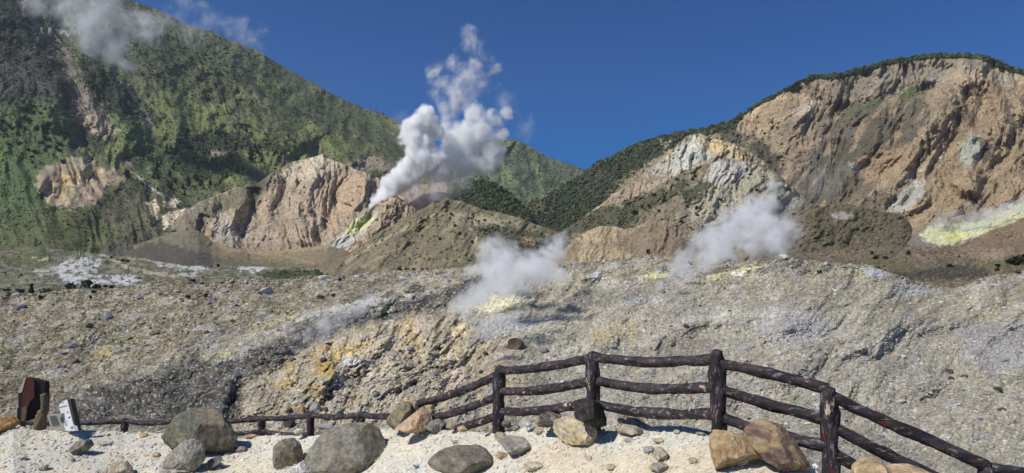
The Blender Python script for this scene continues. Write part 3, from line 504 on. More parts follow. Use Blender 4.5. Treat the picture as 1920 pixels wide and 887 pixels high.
K = sheet('rocky_slope', [(-300, 540), (0, 548), (40, 552), (100, 546), (150, 543), (200, 543), (250, 534), (300, 529), (400, 527), (470, 524), (560, 522), (640, 518), (700, 512), (780, 508), (850, 503), (900, 499), (960, 500), (1050, 498), (1100, 493), (1160, 485), (1200, 482), (1260, 488), (1330, 496), (1400, 492), (1440, 487), (1470, 483), (1500, 487), (1560, 493), (1620, 497), (1660, 508), (1700, 525), (1760, 538), (1800, 536), (1850, 520), (1920, 508), (2250, 490)],
      [(-300, 880), (2250, 930)], [(-300, 150), (0, 150), (500, 140), (900, 128), (1200, 112), (1500, 100), (1920, 108), (2250, 110)],
      [(-300, 36), (500, 34), (960, 32), (1500, 30), (2250, 26)], step=1.5, ystep=1.15, seed=121, mat=M_near, base=(128, 122, 104), rough_top=5.5, zrel=k_z,
      relief=[(150, .7, 2.2, -35, False), (60, .6, 2.6, -38, False), (20, .5, 1.8, -40, False), (7, .75, 1.2, -30, False), (3, .8, 1.2, 0, False)],
      strokes=[([(100, 800), (300, 700), (450, 650), (560, 600), (760, 545), (900, 515)], 22, 1.8), ([(430, 800), (450, 730), (520, 690), (590, 640), (720, 600), (860, 570)], 16, -3), ([(640, 780), (690, 700), (760, 640)], 14, -2), ([(740, 790), (800, 700), (830, 640)], 12, -1.8), ([(880, 790), (960, 720), (1080, 680), (1200, 640)], 26, -1.2), ([(1000, 800), (1150, 720), (1350, 660), (1560, 600)], 36, 1.1), ([(1350, 800), (1500, 730), (1700, 650), (1920, 600)], 26, -.8), ([(1150, 640), (1300, 585), (1450, 560)], 20, -.8), ([(1650, 800), (1800, 740), (1960, 700)], 22, -.7), ([(60, 700), (180, 640), (320, 590)], 14, -1.5), ([(220, 700), (360, 640), (520, 580)], 12, 1.2),
               ([(455, 690), (445, 740), (430, 790)], 14, -2), ([(560, 660), (520, 700), (500, 720)], 12, -4), ([(600, 640), (620, 700), (600, 740)], 16, 4), ([(830, 570), (835, 610), (860, 640)], 12, -3.5), ([(500, 790), (470, 740), (520, 690), (590, 650)], 10, 2),
               ([(700, 600), (720, 650), (760, 700)], 14, 3), ([(820, 600), (800, 680), (820, 740)], 16, 2.5), ([(1200, 620), (1340, 590), (1500, 600)], 26, 1.4), ([(1560, 680), (1700, 610), (1900, 560)], 30, 1.2)],
      variation=.3, extra=k_extra,
      ops=[('mottle', (150, 140, 112), 22, -.1, .35, .6, 3, -12), ('mottle', (104, 98, 86), 12, .05, .35, .6, 3, -15), ('mottle', (96, 94, 92), 7, .22, .4, .4, 2, -10),
           # left slope: warm brown with moss
           ('poly', [(-300, 540), (300, 520), (620, 515), (760, 520), (640, 560), (520, 600), (380, 640), (220, 700), (100, 790), (-300, 860)], (96, 86, 64), 14, 14, .85),
           ('mottle', (142, 126, 92), 10, .12, .4, .35, 2.5, -10), ('mottle', (74, 68, 52), 11, .1, .35, .5, 3, -20),
           ('poly', [(100, 620), (170, 600), (300, 590), (310, 610), (220, 640), (150, 650), (60, 660), (0, 690), (0, 630)], (88, 84, 56), 8, 14, .7),
           ('poly', [(180, 640), (210, 615), (300, 600), (260, 640), (200, 650)], (78, 82, 44), 5, 9, .5), ('poly', [(480, 570), (540, 555), (560, 570), (520, 590), (480, 585)], (88, 92, 50), 4, 8, .6),
           ('poly', [(0, 660), (60, 670), (80, 700), (30, 740), (0, 740)], (86, 80, 64), 8, 12, .6), ('poly', [(170, 670), (200, 650), (215, 668), (190, 675)], (168, 142, 90), 3, 5, .8),
           ('line', [(100, 745), (150, 715), (200, 680), (260, 655)], (132, 128, 120), 5, 3, .7),
           # dark scree bands
           ('poly', [(110, 770), (190, 720), (300, 690), (420, 660), (520, 640), (560, 650), (540, 690), (470, 720), (450, 790), (100, 800)], (46, 45, 43), 8, 10, .9),
           ('poly', [(360, 680), (460, 650), (520, 640), (540, 670), (460, 690)], (40, 40, 40), 5, 8, .6),
           ('poly', [(520, 640), (600, 590), (700, 570), (820, 540), (900, 520), (940, 525), (860, 560), (760, 590), (640, 620), (560, 645)], (46, 46, 46), 6, 9, .92),
           ('poly', [(640, 560), (700, 545), (740, 550), (720, 575), (650, 585)], (44, 43, 42), 6, 7, .85), ('poly', [(755, 545), (780, 532), (805, 540), (800, 552), (765, 554)], (34, 34, 33), 4, 6, .9),
           ('line', [(400, 680), (470, 650), (540, 610), (600, 585), (680, 570), (800, 552)], (166, 164, 150), 7, 7, .75), ('poly', [(690, 584), (725, 572), (742, 574), (730, 584), (700, 588)], (208, 208, 168), 2, 3, .9),
           ('line', [(390, 672), (440, 655), (480, 625), (520, 600), (560, 590)], (164, 154, 100), 3.5, 5, .7), ('poly', [(380, 668), (420, 655), (440, 662), (400, 676)], (172, 158, 84), 3, 4, .7), ('line', [(410, 678), (460, 664)], (190, 188, 176), 4, 3, .8),
           # ochre eroded bank, centre
           ('poly', [(470, 700), (560, 660), (600, 640), (740, 600), (860, 590), (960, 640), (1000, 700), (930, 790), (440, 800)], (150, 136, 108), 8, 10, .8),
           ('poly', [(590, 655), (620, 645), (720, 630), (690, 655), (640, 680), (625, 720), (598, 710), (592, 680)], (188, 158, 84), 4, 8, .85),
           ('poly', [(590, 660), (615, 655), (630, 690), (610, 715), (592, 700)], (134, 106, 48), 3, 7, .7),
           ('poly', [(530, 700), (545, 680), (562, 690), (550, 720), (532, 725)], (184, 152, 78), 3, 5, .75), ('poly', [(560, 730), (610, 720), (620, 750), (570, 755)], (154, 132, 88), 3, 6, .6),
           ('poly', [(640, 665), (700, 645), (760, 640), (750, 680), (700, 720), (640, 740), (620, 730)], (180, 168, 142), 4, 9, .7), ('poly', [(632, 680), (650, 668), (680, 672), (670, 690), (640, 690)], (192, 194, 196), 2, 5, .7),
           ('poly', [(740, 610), (770, 590), (800, 600), (790, 640), (760, 640)], (182, 154, 98), 3, 7, .7), ('poly', [(775, 600), (795, 595), (800, 615), (785, 630)], (166, 144, 134), 3, 5, .7), ('poly', [(840, 620), (865, 600), (885, 610), (850, 640)], (208, 184, 138), 2, 5, .8), ('poly', [(820, 640), (850, 640), (890, 660), (870, 680), (830, 670)], (168, 154, 112), 4, 8, .5),
           ('poly', [(690, 700), (780, 680), (800, 740), (740, 770), (660, 770)], (158, 148, 128), 5, 9, .7), ('poly', [(850, 660), (960, 640), (990, 690), (940, 700), (860, 700)], (140, 126, 100), 5, 9, .6),
           ('line', [(450, 690), (470, 700), (520, 690), (535, 670)], (44, 40, 36), 4, 6, .5),
           ('poly', [(830, 690), (870, 680), (880, 720), (850, 740), (825, 725)], (176, 158, 140), 4, 8, .6),
           # right grey mound
           ('poly', [(880, 600), (1100, 540), (1500, 520), (1920, 560), (2250, 560), (2250, 930), (1000, 880), (1000, 700)], (136, 131, 116), 14, 12, .8),
           ('poly', [(1560, 500), (1700, 545), (1920, 530), (2250, 520), (2250, 600), (1900, 600), (1700, 600), (1500, 560), (1300, 550), (1400, 510)], (128, 119, 94), 10, 14, .6),
           ('mottle', (158, 152, 138), 14, .0, .35, .5, 2.5, -20), ('mottle', (106, 100, 90), 22, .1, .4, .5, 2.5, -25), ('mottle', (142, 130, 98), 16, .15, .45, .35, 2, -15),
           ('mottle', (140, 140, 144), 20, .2, .45, .3, 2.5, -10),
           ('poly', [(1130, 660), (1240, 630), (1340, 625), (1330, 655), (1220, 670), (1140, 680)], (108, 100, 90), 6, 10, .6), ('poly', [(1400, 610), (1450, 575), (1540, 590), (1560, 640), (1480, 660)], (150, 148, 148), 8, 12, .5),
           ('line', [(1200, 640), (1290, 600), (1380, 585), (1450, 590)], (166, 160, 148), 5, 5, .6), ('line', [(1560, 680), (1640, 640), (1720, 615)], (160, 156, 148), 4, 4, .6),
           ('poly', [(1800, 610), (1920, 600), (1920, 680), (1860, 690), (1800, 650)], (128, 126, 128), 8, 12, .6), ('poly', [(1100, 625), (1180, 600), (1200, 620), (1120, 650)], (156, 142, 96), 5, 9, .5),
           ('poly', [(1060, 560), (1130, 548), (1200, 555), (1140, 572), (1070, 575)], (92, 90, 84), 4, 8, .6), ('poly', [(1090, 545), (1160, 540), (1230, 548), (1160, 556)], (100, 98, 92), 4, 6, .5), ('poly', [(1000, 590), (1080, 570), (1110, 580), (1040, 600)], (92, 92, 90), 4, 8, .5),
           ('poly', [(1170, 562), (1210, 556), (1225, 566), (1180, 572)], (112, 118, 134), 3, 6, .6), ('poly', [(880, 625), (940, 600), (1040, 590), (1000, 615), (900, 630)], (128, 132, 138), 5, 8, .6),
           ('poly', [(1100, 520), (1118, 510), (1132, 522), (1120, 528)], (196, 198, 204), 2, 3, .85), ('poly', [(1198, 520), (1240, 510), (1260, 516), (1230, 524)], (190, 190, 130), 2, 3, .8),
           ('poly', [(1330, 520), (1400, 500), (1430, 498), (1390, 514), (1340, 526)], (186, 184, 130), 2, 5, .8), ('poly', [(1395, 515), (1440, 495), (1500, 488), (1530, 495), (1480, 505), (1420, 512)], (82, 80, 80), 3, 8, .7), ('poly', [(1370, 510), (1400, 506), (1395, 516), (1365, 520)], (206, 200, 186), 2, 4, .7),
           ('poly', [(1610, 505), (1650, 500), (1670, 515), (1640, 522)], (150, 152, 160), 3, 6, .7), ('poly', [(1670, 540), (1740, 530), (1770, 545), (1700, 555)], (142, 144, 150), 4, 8, .6), ('poly', [(1720, 520), (1740, 515), (1790, 520), (1770, 530)], (158, 158, 160), 2, 5, .7), ('poly', [(1790, 545), (1850, 525), (1870, 535), (1820, 545)], (152, 150, 146), 3, 6, .6), ('poly', [(1700, 530), (1760, 522), (1850, 515), (1840, 530), (1760, 542)], (92, 86, 54), 3, 7, .6),
           ('poly', [(860, 575), (900, 550), (960, 545), (1000, 560), (920, 585)], (190, 186, 150), 5, 8, .7),
           ('poly', [(110, 775), (190, 725), (300, 695), (420, 662), (520, 645), (555, 655), (530, 690), (465, 720), (445, 790), (100, 805)], (56, 55, 52), 9, 18, .5),
           ('poly', [(520, 645), (600, 600), (700, 575), (820, 545), (900, 525), (940, 530), (860, 565), (760, 592), (640, 622), (560, 648)], (52, 52, 52), 8, 16, .52),
           ('mottle', (190, 180, 150), 3.5, .28, .45, .5, 1.5, -15), ('mottle', (70, 66, 60), 4, .24, .42, .55, 1.5, -15)])

# ---- foreground terrace of pale gravel
def fore_z(x, y, px, py):
    return fbm(x / 1.9, y / 1.6, 4, 501) * 0.07 + fbm(x / 0.35, y / 0.35, 4, 502, 0.6) * 0.022
L_ = sheet('gravel_terrace', [(-700, 800), (-100, 800), (0, 806), (25, 800), (50, 806), (100, 806), (150, 806), (250, 812), (320, 812), (420, 822), (520, 816), (580, 818), (700, 804), (760, 802), (830, 806), (880, 808), (920, 812), (960, 806), (1040, 800), (1150, 808), (1200, 800), (1280, 798), (1340, 812), (1400, 822), (1450, 842), (1500, 862), (1540, 890), (1600, 905), (1760, 905), (1900, 960), (2300, 1050)],
      [(-700, 1600), (2300, 1600)], [(-700, 17), (0, 16.5), (150, 16.8), (234, 17.0), (492, 16.4), (583, 15.4), (677, 14.0), (785, 12.5), (830, 11.9), (930, 11), (1110, 9.8), (1345, 8.6), (1500, 7.8), (1700, 7.0), (2300, 6.6)],
      [(-700, 2.0), (2300, 1.9)], step=2.0, ystep=1.7, seed=131, mat=M_fore, base=(202, 196, 176), rough_top=2.5, zrel=fore_z, back_slope=1.15, back_len=11, skirt=False, variation=.13, p=.72,
      ops=[('mottle', (216, 204, 170), 26, -.05, .35, .6, 3, 10), ('mottle', (186, 182, 166), 12, .1, .4, .6, 2, 0),
           ('poly', [(980, 860), (1050, 840), (1150, 850), (1300, 830), (1340, 870), (1300, 1000), (980, 1000)], (214, 196, 154), 10, 16, .7),
           ('poly', [(400, 870), (470, 850), (520, 880), (480, 900), (400, 900)], (214, 204, 164), 6, 10, .7), ('poly', [(1000, 845), (1060, 830), (1080, 850), (1030, 870)], (208, 180, 150), 5, 8, .5), ('mottle', (222, 190, 128), 10, .3, .5, .5, 2, 0)])

exec_after = []
# ------------------------------------------------------------------ scatter: stones
_phi = (1 + 5 ** .5) / 2
ICO = np.array([(-1, _phi, 0), (1, _phi, 0), (-1, -_phi, 0), (1, -_phi, 0), (0, -1, _phi), (0, 1, _phi), (0, -1, -_phi), (0, 1, -_phi), (_phi, 0, -1), (_phi, 0, 1), (-_phi, 0, -1), (-_phi, 0, 1)]) / 1.902
ICOF = np.array([(0, 11, 5), (0, 5, 1), (0, 1, 7), (0, 7, 10), (0, 10, 11), (1, 5, 9), (5, 11, 4), (11, 10, 2), (10, 7, 6), (7, 1, 8), (3, 9, 4), (3, 4, 2), (3, 2, 6), (3, 6, 8), (3, 8, 9), (4, 9, 5), (2, 4, 11), (6, 2, 10), (8, 6, 7), (9, 8, 1)])
OCT = np.array([(1, 0, 0), (-1, 0, 0), (0, 1, 0), (0, -1, 0), (0, 0, 1), (0, 0, -1)], float)
OCTF = np.array([(0, 2, 4), (2, 1, 4), (1, 3, 4), (3, 0, 4), (2, 0, 5), (1, 2, 5), (3, 1, 5), (0, 3, 5)])

def rand_rot(n, rs):
    q = rs.normal(size=(n, 4)); q /= np.linalg.norm(q, axis=1)[:, None]
    a, b, c, d = q.T
    return np.stack([np.stack([1 - 2 * (c * c + d * d), 2 * (b * c - a * d), 2 * (b * d + a * c)], -1),
                     np.stack([2 * (b * c + a * d), 1 - 2 * (b * b + d * d), 2 * (c * d - a * b)], -1),
                     np.stack([2 * (b * d - a * c), 2 * (c * d + a * b), 1 - 2 * (b * b + c * c)], -1)], 1)

def lumps(name, pos, size, cols, mat, shape='ico', flat=0.7, jitter=0.3, seed=0, vshade=0.0, sink=0.0):
    rs = np.random.RandomState(seed); n = len(pos)
    Vb, Fb = (ICO, ICOF) if shape == 'ico' else (OCT, OCTF)
    Rm = rand_rot(n, rs)
    V = np.einsum('nij,vj->nvi', Rm, Vb)
    V = V * (1 + rs.uniform(-jitter, jitter, (n, len(Vb), 1)))
    V = V * rs.uniform(0.65, 1.25, (n, 1, 3)); V[..., 2] *= flat
    V = V * size[:, None, None] + pos[:, None, :]; V[..., 2] -= (sink * size)[:, None]
    F_ = (Fb[None] + (np.arange(n) * len(Vb))[:, None, None]).reshape(-1, 3)
    c = np.repeat(cols[:, None, :], len(Vb), 1) * (1 + rs.uniform(-vshade, vshade, (n, len(Vb), 1)))
    return mesh_np(name, V, F_, mat, c)

def scatter(L, n, box, dens=None, seed=0):
    """random photo positions inside box, thinned by a density function, put on the layer's ground"""
    rs = np.random.RandomState(seed)
    x = rs.uniform(box[0], box[2], n); y = rs.uniform(box[1], box[3], n)
    if dens is not None:
        k = rs.rand(n) < dens(x, y); x, y = x[k], y[k]
    P, ok = locate(L, x, y)
    return P[ok], x[ok], y[ok]

def near_cols(L, x, y, pal, rs, keep=.45):
    pal = lin(np.array(pal)); c = pal[rs.randint(0, len(pal), len(x))]
    i = np.clip(np.round((x - L.u[0]) / (L.u[1] - L.u[0])).astype(int), 0, len(L.u) - 1)
    t = (y - L.by[i]) / (L.ty[i] - L.by[i]); j = np.clip(np.round(t * (L.ny - 1)).astype(int), 0, L.ny - 1)
    return c * (1 - keep) + L.col[j, i] * keep

def put(P, x, y): return P[:, 1] / F     # metres per photo pixel

rs = np.random.RandomState(5)
Pk, xk, yk = scatter(K, 70000, (-60, 480, 1980, 850), lambda x, y: 0.45 + 0.55 * sstep(-.2, .3, fbm(x / 40, y / 22, 4, 601)), 61)
szk = put(Pk, xk, yk) * (1.0 + 2.6 * rs.rand(len(xk)) ** 5 + rs.rand(len(xk)) * .6) * (1 + .5 * sstep(560, 780, yk))
ck = near_cols(K, xk, yk, [(176, 172, 162), (110, 106, 98), (72, 70, 66), (160, 154, 140), (120, 108, 88), (52, 50, 48), (190, 186, 176)], rs, .88)
rs2 = np.random.RandomState(17); cx_ = rs2.uniform(-40, 1960, 5000); cy_ = np.interp(cx_, K.u, K.ty) + rs2.rand(5000) ** 2 * 26 + .5
pc_, okc = locate(K, cx_, cy_); pc_, cx_, cy_ = pc_[okc], cx_[okc], cy_[okc]
Pk = np.concatenate([Pk, pc_]); xk = np.concatenate([xk, cx_]); yk = np.concatenate([yk, cy_]); szk = np.concatenate([szk, put(pc_, 0, 0) * (1.2 + 4.2 * rs2.rand(len(cx_)) ** 4)])
ck = np.concatenate([ck, near_cols(K, cx_, cy_, [(150, 144, 132), (112, 100, 82), (84, 78, 68), (190, 186, 178), (96, 92, 62)], rs2, .5)])
sc1 = lumps('scree', Pk, szk, ck, M_stone, seed=3, sink=.15); tag(sc1, 'loose grey and tan scree covering the near slope', 'scree', kind='stuff')
Pp, xp, yp = scatter(P_, 10000, (-60, 460, 900, 560), None, 62)
sc2 = lumps('plain_rubble', Pp, put(Pp, xp, yp) * rs.uniform(.5, 1.5, len(xp)), near_cols(P_, xp, yp, [(150, 142, 126), (90, 84, 66), (186, 182, 172), (70, 74, 46)], rs, .5), M_stone, seed=4)
tag(sc2, 'small pale stones and tufts strewn over the white plain', 'rubble', kind='stuff')
Pg, xg, yg = scatter(L_, 26000, (-60, 790, 1600, 900), None, 63)
szg = put(Pg, xg, yg) * (0.55 + 4.0 * rs.rand(len(xg)) ** 9 + rs.rand(len(xg)) * .7)
cg = near_cols(L_, xg, yg, [(214, 208, 188), (190, 184, 164), (224, 218, 202), (208, 196, 168), (168, 162, 150), (206, 200, 186)], rs, .5)
sc3 = lumps('gravel', Pg, szg, cg, M_stone, seed=5, flat=.75, sink=.1); tag(sc3, 'pale cream gravel covering the foreground terrace', 'gravel', kind='stuff')
# rubble lying on the mountain and cliff faces
allP = []; allS = []; allC = []
for L, n, box, pal, s0, s1 in ((I_, 2500, (1600, 380, 1960, 480), [(180, 176, 140), (120, 116, 100)], .6, 1.8), (Fm, 16000, (1440, 150, 1930, 470), [(150, 128, 104), (100, 84, 70), (176, 150, 120), (120, 100, 82)], .8, 1.9), (C1, 5000, (300, 300, 800, 480), [(170, 150, 120), (120, 102, 84)], .7, 1.7),
                               (G, 6000, (1100, 300, 1500, 500), [(170, 160, 130), (96, 86, 66)], .7, 1.8), (E, 8000, (620, 380, 1120, 515), [(150, 136, 104), (82, 76, 56)], .6, 1.6),
                               (J_, 8000, (1400, 420, 1980, 545), [(140, 120, 94), (74, 62, 48), (96, 88, 60), (170, 154, 130)], .6, 2.1), (H_, 6000, (1430, 384, 1730, 485), [(150, 138, 116), (70, 66, 48), (96, 90, 60), (60, 64, 42)], .6, 1.9), (M_, 3500, (1040, 420, 1330, 500), [(160, 140, 108), (90, 76, 56)], .6, 1.5),
                               (D_, 3500, (280, 440, 740, 510), [(100, 92, 80), (128, 116, 90)], .5, 1.2), (F2, 3000, (1110, 260, 1470, 420), [(190, 178, 160), (110, 92, 76)], .7, 1.7)):
    p, x, y = scatter(L, n, box, None, 70 + len(allP)); allP.append(p); allS.append(put(p, x, y) * rs.uniform(s0, s1, len(x))); allC.append(near_cols(L, x, y, pal, rs, .5))
sc4 = lumps('talus', np.concatenate(allP), np.concatenate(allS), np.concatenate(allC), M_stone, shape='ico', seed=6, sink=.2); tag(sc4, 'broken rock debris lying on the far cliffs and hills', 'rock debris', kind='stuff')

# ------------------------------------------------------------------ scatter: vegetation masses
def poly_den(polys):
    def f(x, y):
        d = np.zeros(x.shape)
        for pts, soft, rag, st in polys:
            sd = poly_sd(x, y, pts) + rag * fbm(x / (rag * 2 + 1), y / (rag * 2 + 1), 4, 900)
            d = np.maximum(d, sstep(-soft, soft, sd) * st)
        return d
    return f
fP, fS, fC = [], [], []
def forest(L, n, box, dens, pal, s0, s1, seed):
    p, x, y = scatter(L, n, box, dens, seed); rr = np.random.RandomState(seed)
    pal = lin(np.array(pal)); s = put(p, x, y) * (s0 + (s1 * 1.25 - s0) * rr.rand(len(x)) ** 1.8)
    p = p.copy(); p[:, 2] += s * .6
    fP.append(p); fS.append(s); ii = np.clip(np.round((x - L.u[0]) / (L.u[1] - L.u[0])).astype(int), 0, len(L.u) - 1); jj = np.clip(np.round((y - L.by[ii]) / (L.ty[ii] - L.by[ii]) * (L.ny - 1)).astype(int), 0, L.ny - 1)
    fC.append((pal[rr.randint(0, len(pal), len(x))] * .65 + L.col[jj, ii] * .45) * rr.uniform(.8, 1.3, (len(x), 1)))
VD = [(60, 70, 48), (70, 80, 54), (54, 62, 44), (84, 92, 60)]; VM = [(96, 108, 62), (112, 122, 70), (82, 92, 56), (124, 130, 78)]
a_poly = poly_den([([(-20, -20), (110, 30), (130, 190), (0, 200)], 12, 10, .9), ([(150, 110), (230, 150), (300, 215), (310, 230), (270, 240), (215, 215), (160, 170)], 8, 12, .95),
                   ([(330, 255), (400, 240), (430, 262), (450, 300), (430, 330), (380, 340), (335, 318), (318, 290)], 4, 10, 1), ([(385, 232), (425, 245), (470, 262), (560, 270), (545, 288), (470, 285), (420, 270)], 3, 9, .7),
                   ([(0, 200), (40, 220), (20, 300), (0, 320)], 10, 12, .4), ([(230, 0), (430, 75), (480, 130), (400, 190), (300, 160), (230, 100)], 15, 20, .6), ([(240, 290), (330, 320), (430, 345), (330, 370), (250, 340)], 8, 12, .4), ([(680, 322), (740, 322), (745, 350), (700, 345)], 3, 5, .9)])
forest(A, 22000, (-20, -10, 830, 470), lambda x, y: np.maximum(a_poly(x, y) * .85, .02 + .14 * sstep(.0, .35, fbm(x / 30, y / 20, 4, 77)) * (y < 330)) * (poly_sd(x, y, [(62, 342), (85, 305), (165, 290), (242, 328), (170, 390), (88, 385)]) < 0), VD, .9, 2.5, 81)
forest(A, 52000, (-20, -10, 830, 470), lambda x, y: (.3 + .45 * sstep(-.1, .3, fbm(x / 24, y / 18, 4, 78))) * (poly_sd(x, y, [(62, 342), (85, 305), (165, 290), (242, 328), (170, 390), (88, 385)]) < 0), VM, .6, 1.5, 82)
forest(B, 7000, (750, 262, 1130, 390), lambda x, y: .2 + .7 * sstep(.0, .3, fbm(x / 20, y / 14, 4, 79)), [(80, 92, 68), (94, 106, 76), (70, 80, 62)], 1.0, 2.0, 83)
forest(E3, 5000, (830, 335, 1000, 430), lambda x, y: .9 + 0 * x, VD, 1.6, 3.4, 84)
forest(Fm, 15000, (970, 230, 1380, 470), poly_den([([(960, 400), (1050, 350), (1100, 316), (1200, 266), (1290, 244), (1372, 226), (1382, 244), (1340, 250), (1280, 262), (1240, 290), (1180, 330), (1140, 370), (1180, 420), (1100, 470), (960, 470)], 3, 5, .95)]), VD, 1.4, 3.4, 85)
forest(Fm, 900, (1540, 160, 1760, 225), poly_den([([(1538, 212), (1600, 205), (1640, 188), (1660, 195), (1600, 215), (1545, 222)], 3, 6, .8), ([(1700, 165), (1745, 163), (1735, 178), (1700, 185), (1680, 190)], 2, 4, 1)]), VM, 1.0, 1.9, 86)
for L, n, box, dn in ((G, 5000, (1050, 300, 1500, 500), [([(1040, 445), (1110, 392), (1180, 375), (1290, 335), (1270, 372), (1200, 400), (1180, 440), (1080, 445), (1050, 470)], 5, 12, .8), ([(1275, 360), (1320, 340), (1335, 345), (1310, 375), (1290, 385)], 3, 6, .9), ([(1180, 340), (1500, 330), (1480, 450), (1180, 470)], 5, 10, .06)]),
                      (E, 5200, (620, 380, 1130, 515), [([(880, 415), (990, 425), (1090, 450), (1140, 490), (1020, 480), (920, 470)], 5, 12, .85), ([(700, 380), (990, 420), (900, 500), (640, 500)], 5, 10, .10)]),
                      (J_, 900, (1400, 440, 1980, 540), [([(1590, 495), (1660, 475), (1760, 500), (1920, 480), (1920, 500), (1740, 515), (1640, 505)], 4, 10, .4)]),
                      (P_, 2500, (-40, 460, 800, 560), [([(480, 512), (530, 507), (705, 505), (700, 515), (560, 525)], 2, 3, .9), ([(0, 530), (100, 530), (250, 530), (240, 545), (0, 556)], 3, 7, .3), ([(0, 465), (470, 500), (400, 540), (0, 540)], 3, 7, .13)]),
                      (K, 2500, (-40, 520, 700, 700), [([(0, 540), (400, 530), (640, 530), (520, 600), (200, 680), (0, 720)], 10, 20, .22)]),
                      (Fm, 1800, (1360, 230, 1700, 380), [([(1360, 238), (1430, 262), (1470, 300), (1450, 330), (1400, 300), (1350, 265)], 4, 8, .7), ([(1480, 260), (1640, 240), (1640, 340), (1500, 360)], 5, 10, .12)]),
                      (F2, 700, (1110, 260, 1470, 420), [([(1120, 360), (1250, 330), (1260, 400), (1120, 420)], 4, 8, .4), ([(1250, 260), (1420, 280), (1400, 340), (1240, 330)], 5, 8, .06)])):
    forest(L, n, box, poly_den(dn), VD, 1.0, 2.3, 87 + n % 50)
# skyline fringe of dark trees along the cliff top
fx = np.concatenate([np.random.RandomState(3).uniform(1100, 2250, 2600), np.random.RandomState(4).uniform(1530, 1930, 1300)]); ft = interp(fx, [(u_, v_) for u_, v_ in zip(Fm.u, Fm.ty)])
thick = interp(fx, [(1100, 9), (1290, 14), (1372, 12), (1400, 4), (1470, 5), (1520, 6), (1600, 8), (1640, 8), (1700, 7), (1840, 6), (1880, 13), (1930, 3), (2250, 6)])
rr = np.random.RandomState(9); fy = ft + 1 + rr.rand(len(fx)) * thick
p, ok = locate(Fm, fx, fy); p = p[ok].copy(); s = put(p, 0, 0) * (1.0 + 3.6 * rr.rand(len(p)) ** 2.2); p[:, 2] += s * .5
fP.append(p); fS.append(s); fC.append(lin(np.array(VD))[rr.randint(0, 4, len(p))] * rr.uniform(.6, 1.1, (len(p), 1)))
fP = np.concatenate(fP); fS = np.concatenate(fS); fC = np.concatenate(fC)
fo = lumps('forest_cover', fP, fS, fC, M_leaf, shape='ico', flat=1.0, jitter=.45, seed=8, vshade=.35)
tag(fo, 'dense dark green shrubs and scrub forest covering the mountainsides', 'forest', kind='stuff')

# ------------------------------------------------------------------ single shrubs and trees
def bush_mesh(name, seed, conical=False, leaves=130):
    rs = np.random.RandomState(seed); V = []; C_ = []
    lobes = [(rs.uniform(-.45, .45), rs.uniform(-.4, .4), rs.uniform(.25, .8), rs.uniform(.3, .5)) for _ in range(7)]
    if conical: lobes = [(rs.uniform(-.25, .25) * (1 - z), rs.uniform(-.25, .25) * (1 - z), z, .42 * (1.1 - z)) for z in np.linspace(.1, .95, 9)]
    for _ in range(leaves):
        lx, ly, lz, lr = lobes[rs.randint(len(lobes))]
        d = rs.normal(size=3); d /= np.linalg.norm(d); c = np.array([lx, ly, lz]) + d * lr * rs.uniform(.6, 1.1)
        c[2] = max(c[2], 0.02)
        a = rs.normal(size=3); a /= np.linalg.norm(a); b = np.cross(a, d + .3 * rs.normal(size=3)); b /= np.linalg.norm(b) + 1e-6
        h = rs.uniform(.09, .19)
        V += [c - a * h - b * h * .6, c + a * h - b * h * .5, c + a * h * .8 + b * h * .7, c - a * h * .7 + b * h * .6]
        k = rs.uniform(.7, 1.45); C_ += [lin((42, 52, 30)) * k] * 4
    V = np.array(V); V[:, 2] = np.maximum(V[:, 2], -.05)
    ob = mesh_np(name, V, np.arange(len(V)).reshape(-1, 4), M_leaf, np.array(C_))
    return ob
BUSH = [bush_mesh('shrub', 40 + i) for i in range(4)]; TREE = [bush_mesh('tree', 50 + i, True) for i in range(3)]
used = set()
def place_bush(L, px, py, wpx, hpx, label, group, kind='shrub', yaw=None):
    """(px,py) = foot of the plant in the photo"""
    p, ok = locate(L, np.array([px]), np.array([py]))
    if not ok[0]: return None
    p = p[0]; src = rnd.choice(TREE if kind == 'tree' else BUSH)
    o = src if src.name not in used else src.copy()
    if src.name not in used: used.add(src.name)
    else: COL.objects.link(o)
    m = p[1] / F
    o.location = (p[0], p[1], p[2] - .06 * hpx * m); o.scale = (wpx * m * .62, wpx * m * .62, hpx * m * .85); o.rotation_euler = (0, 0, rnd.uniform(0, 6.28) if yaw is None else yaw)
    o.name = kind; tag(o, label, kind, group); return o

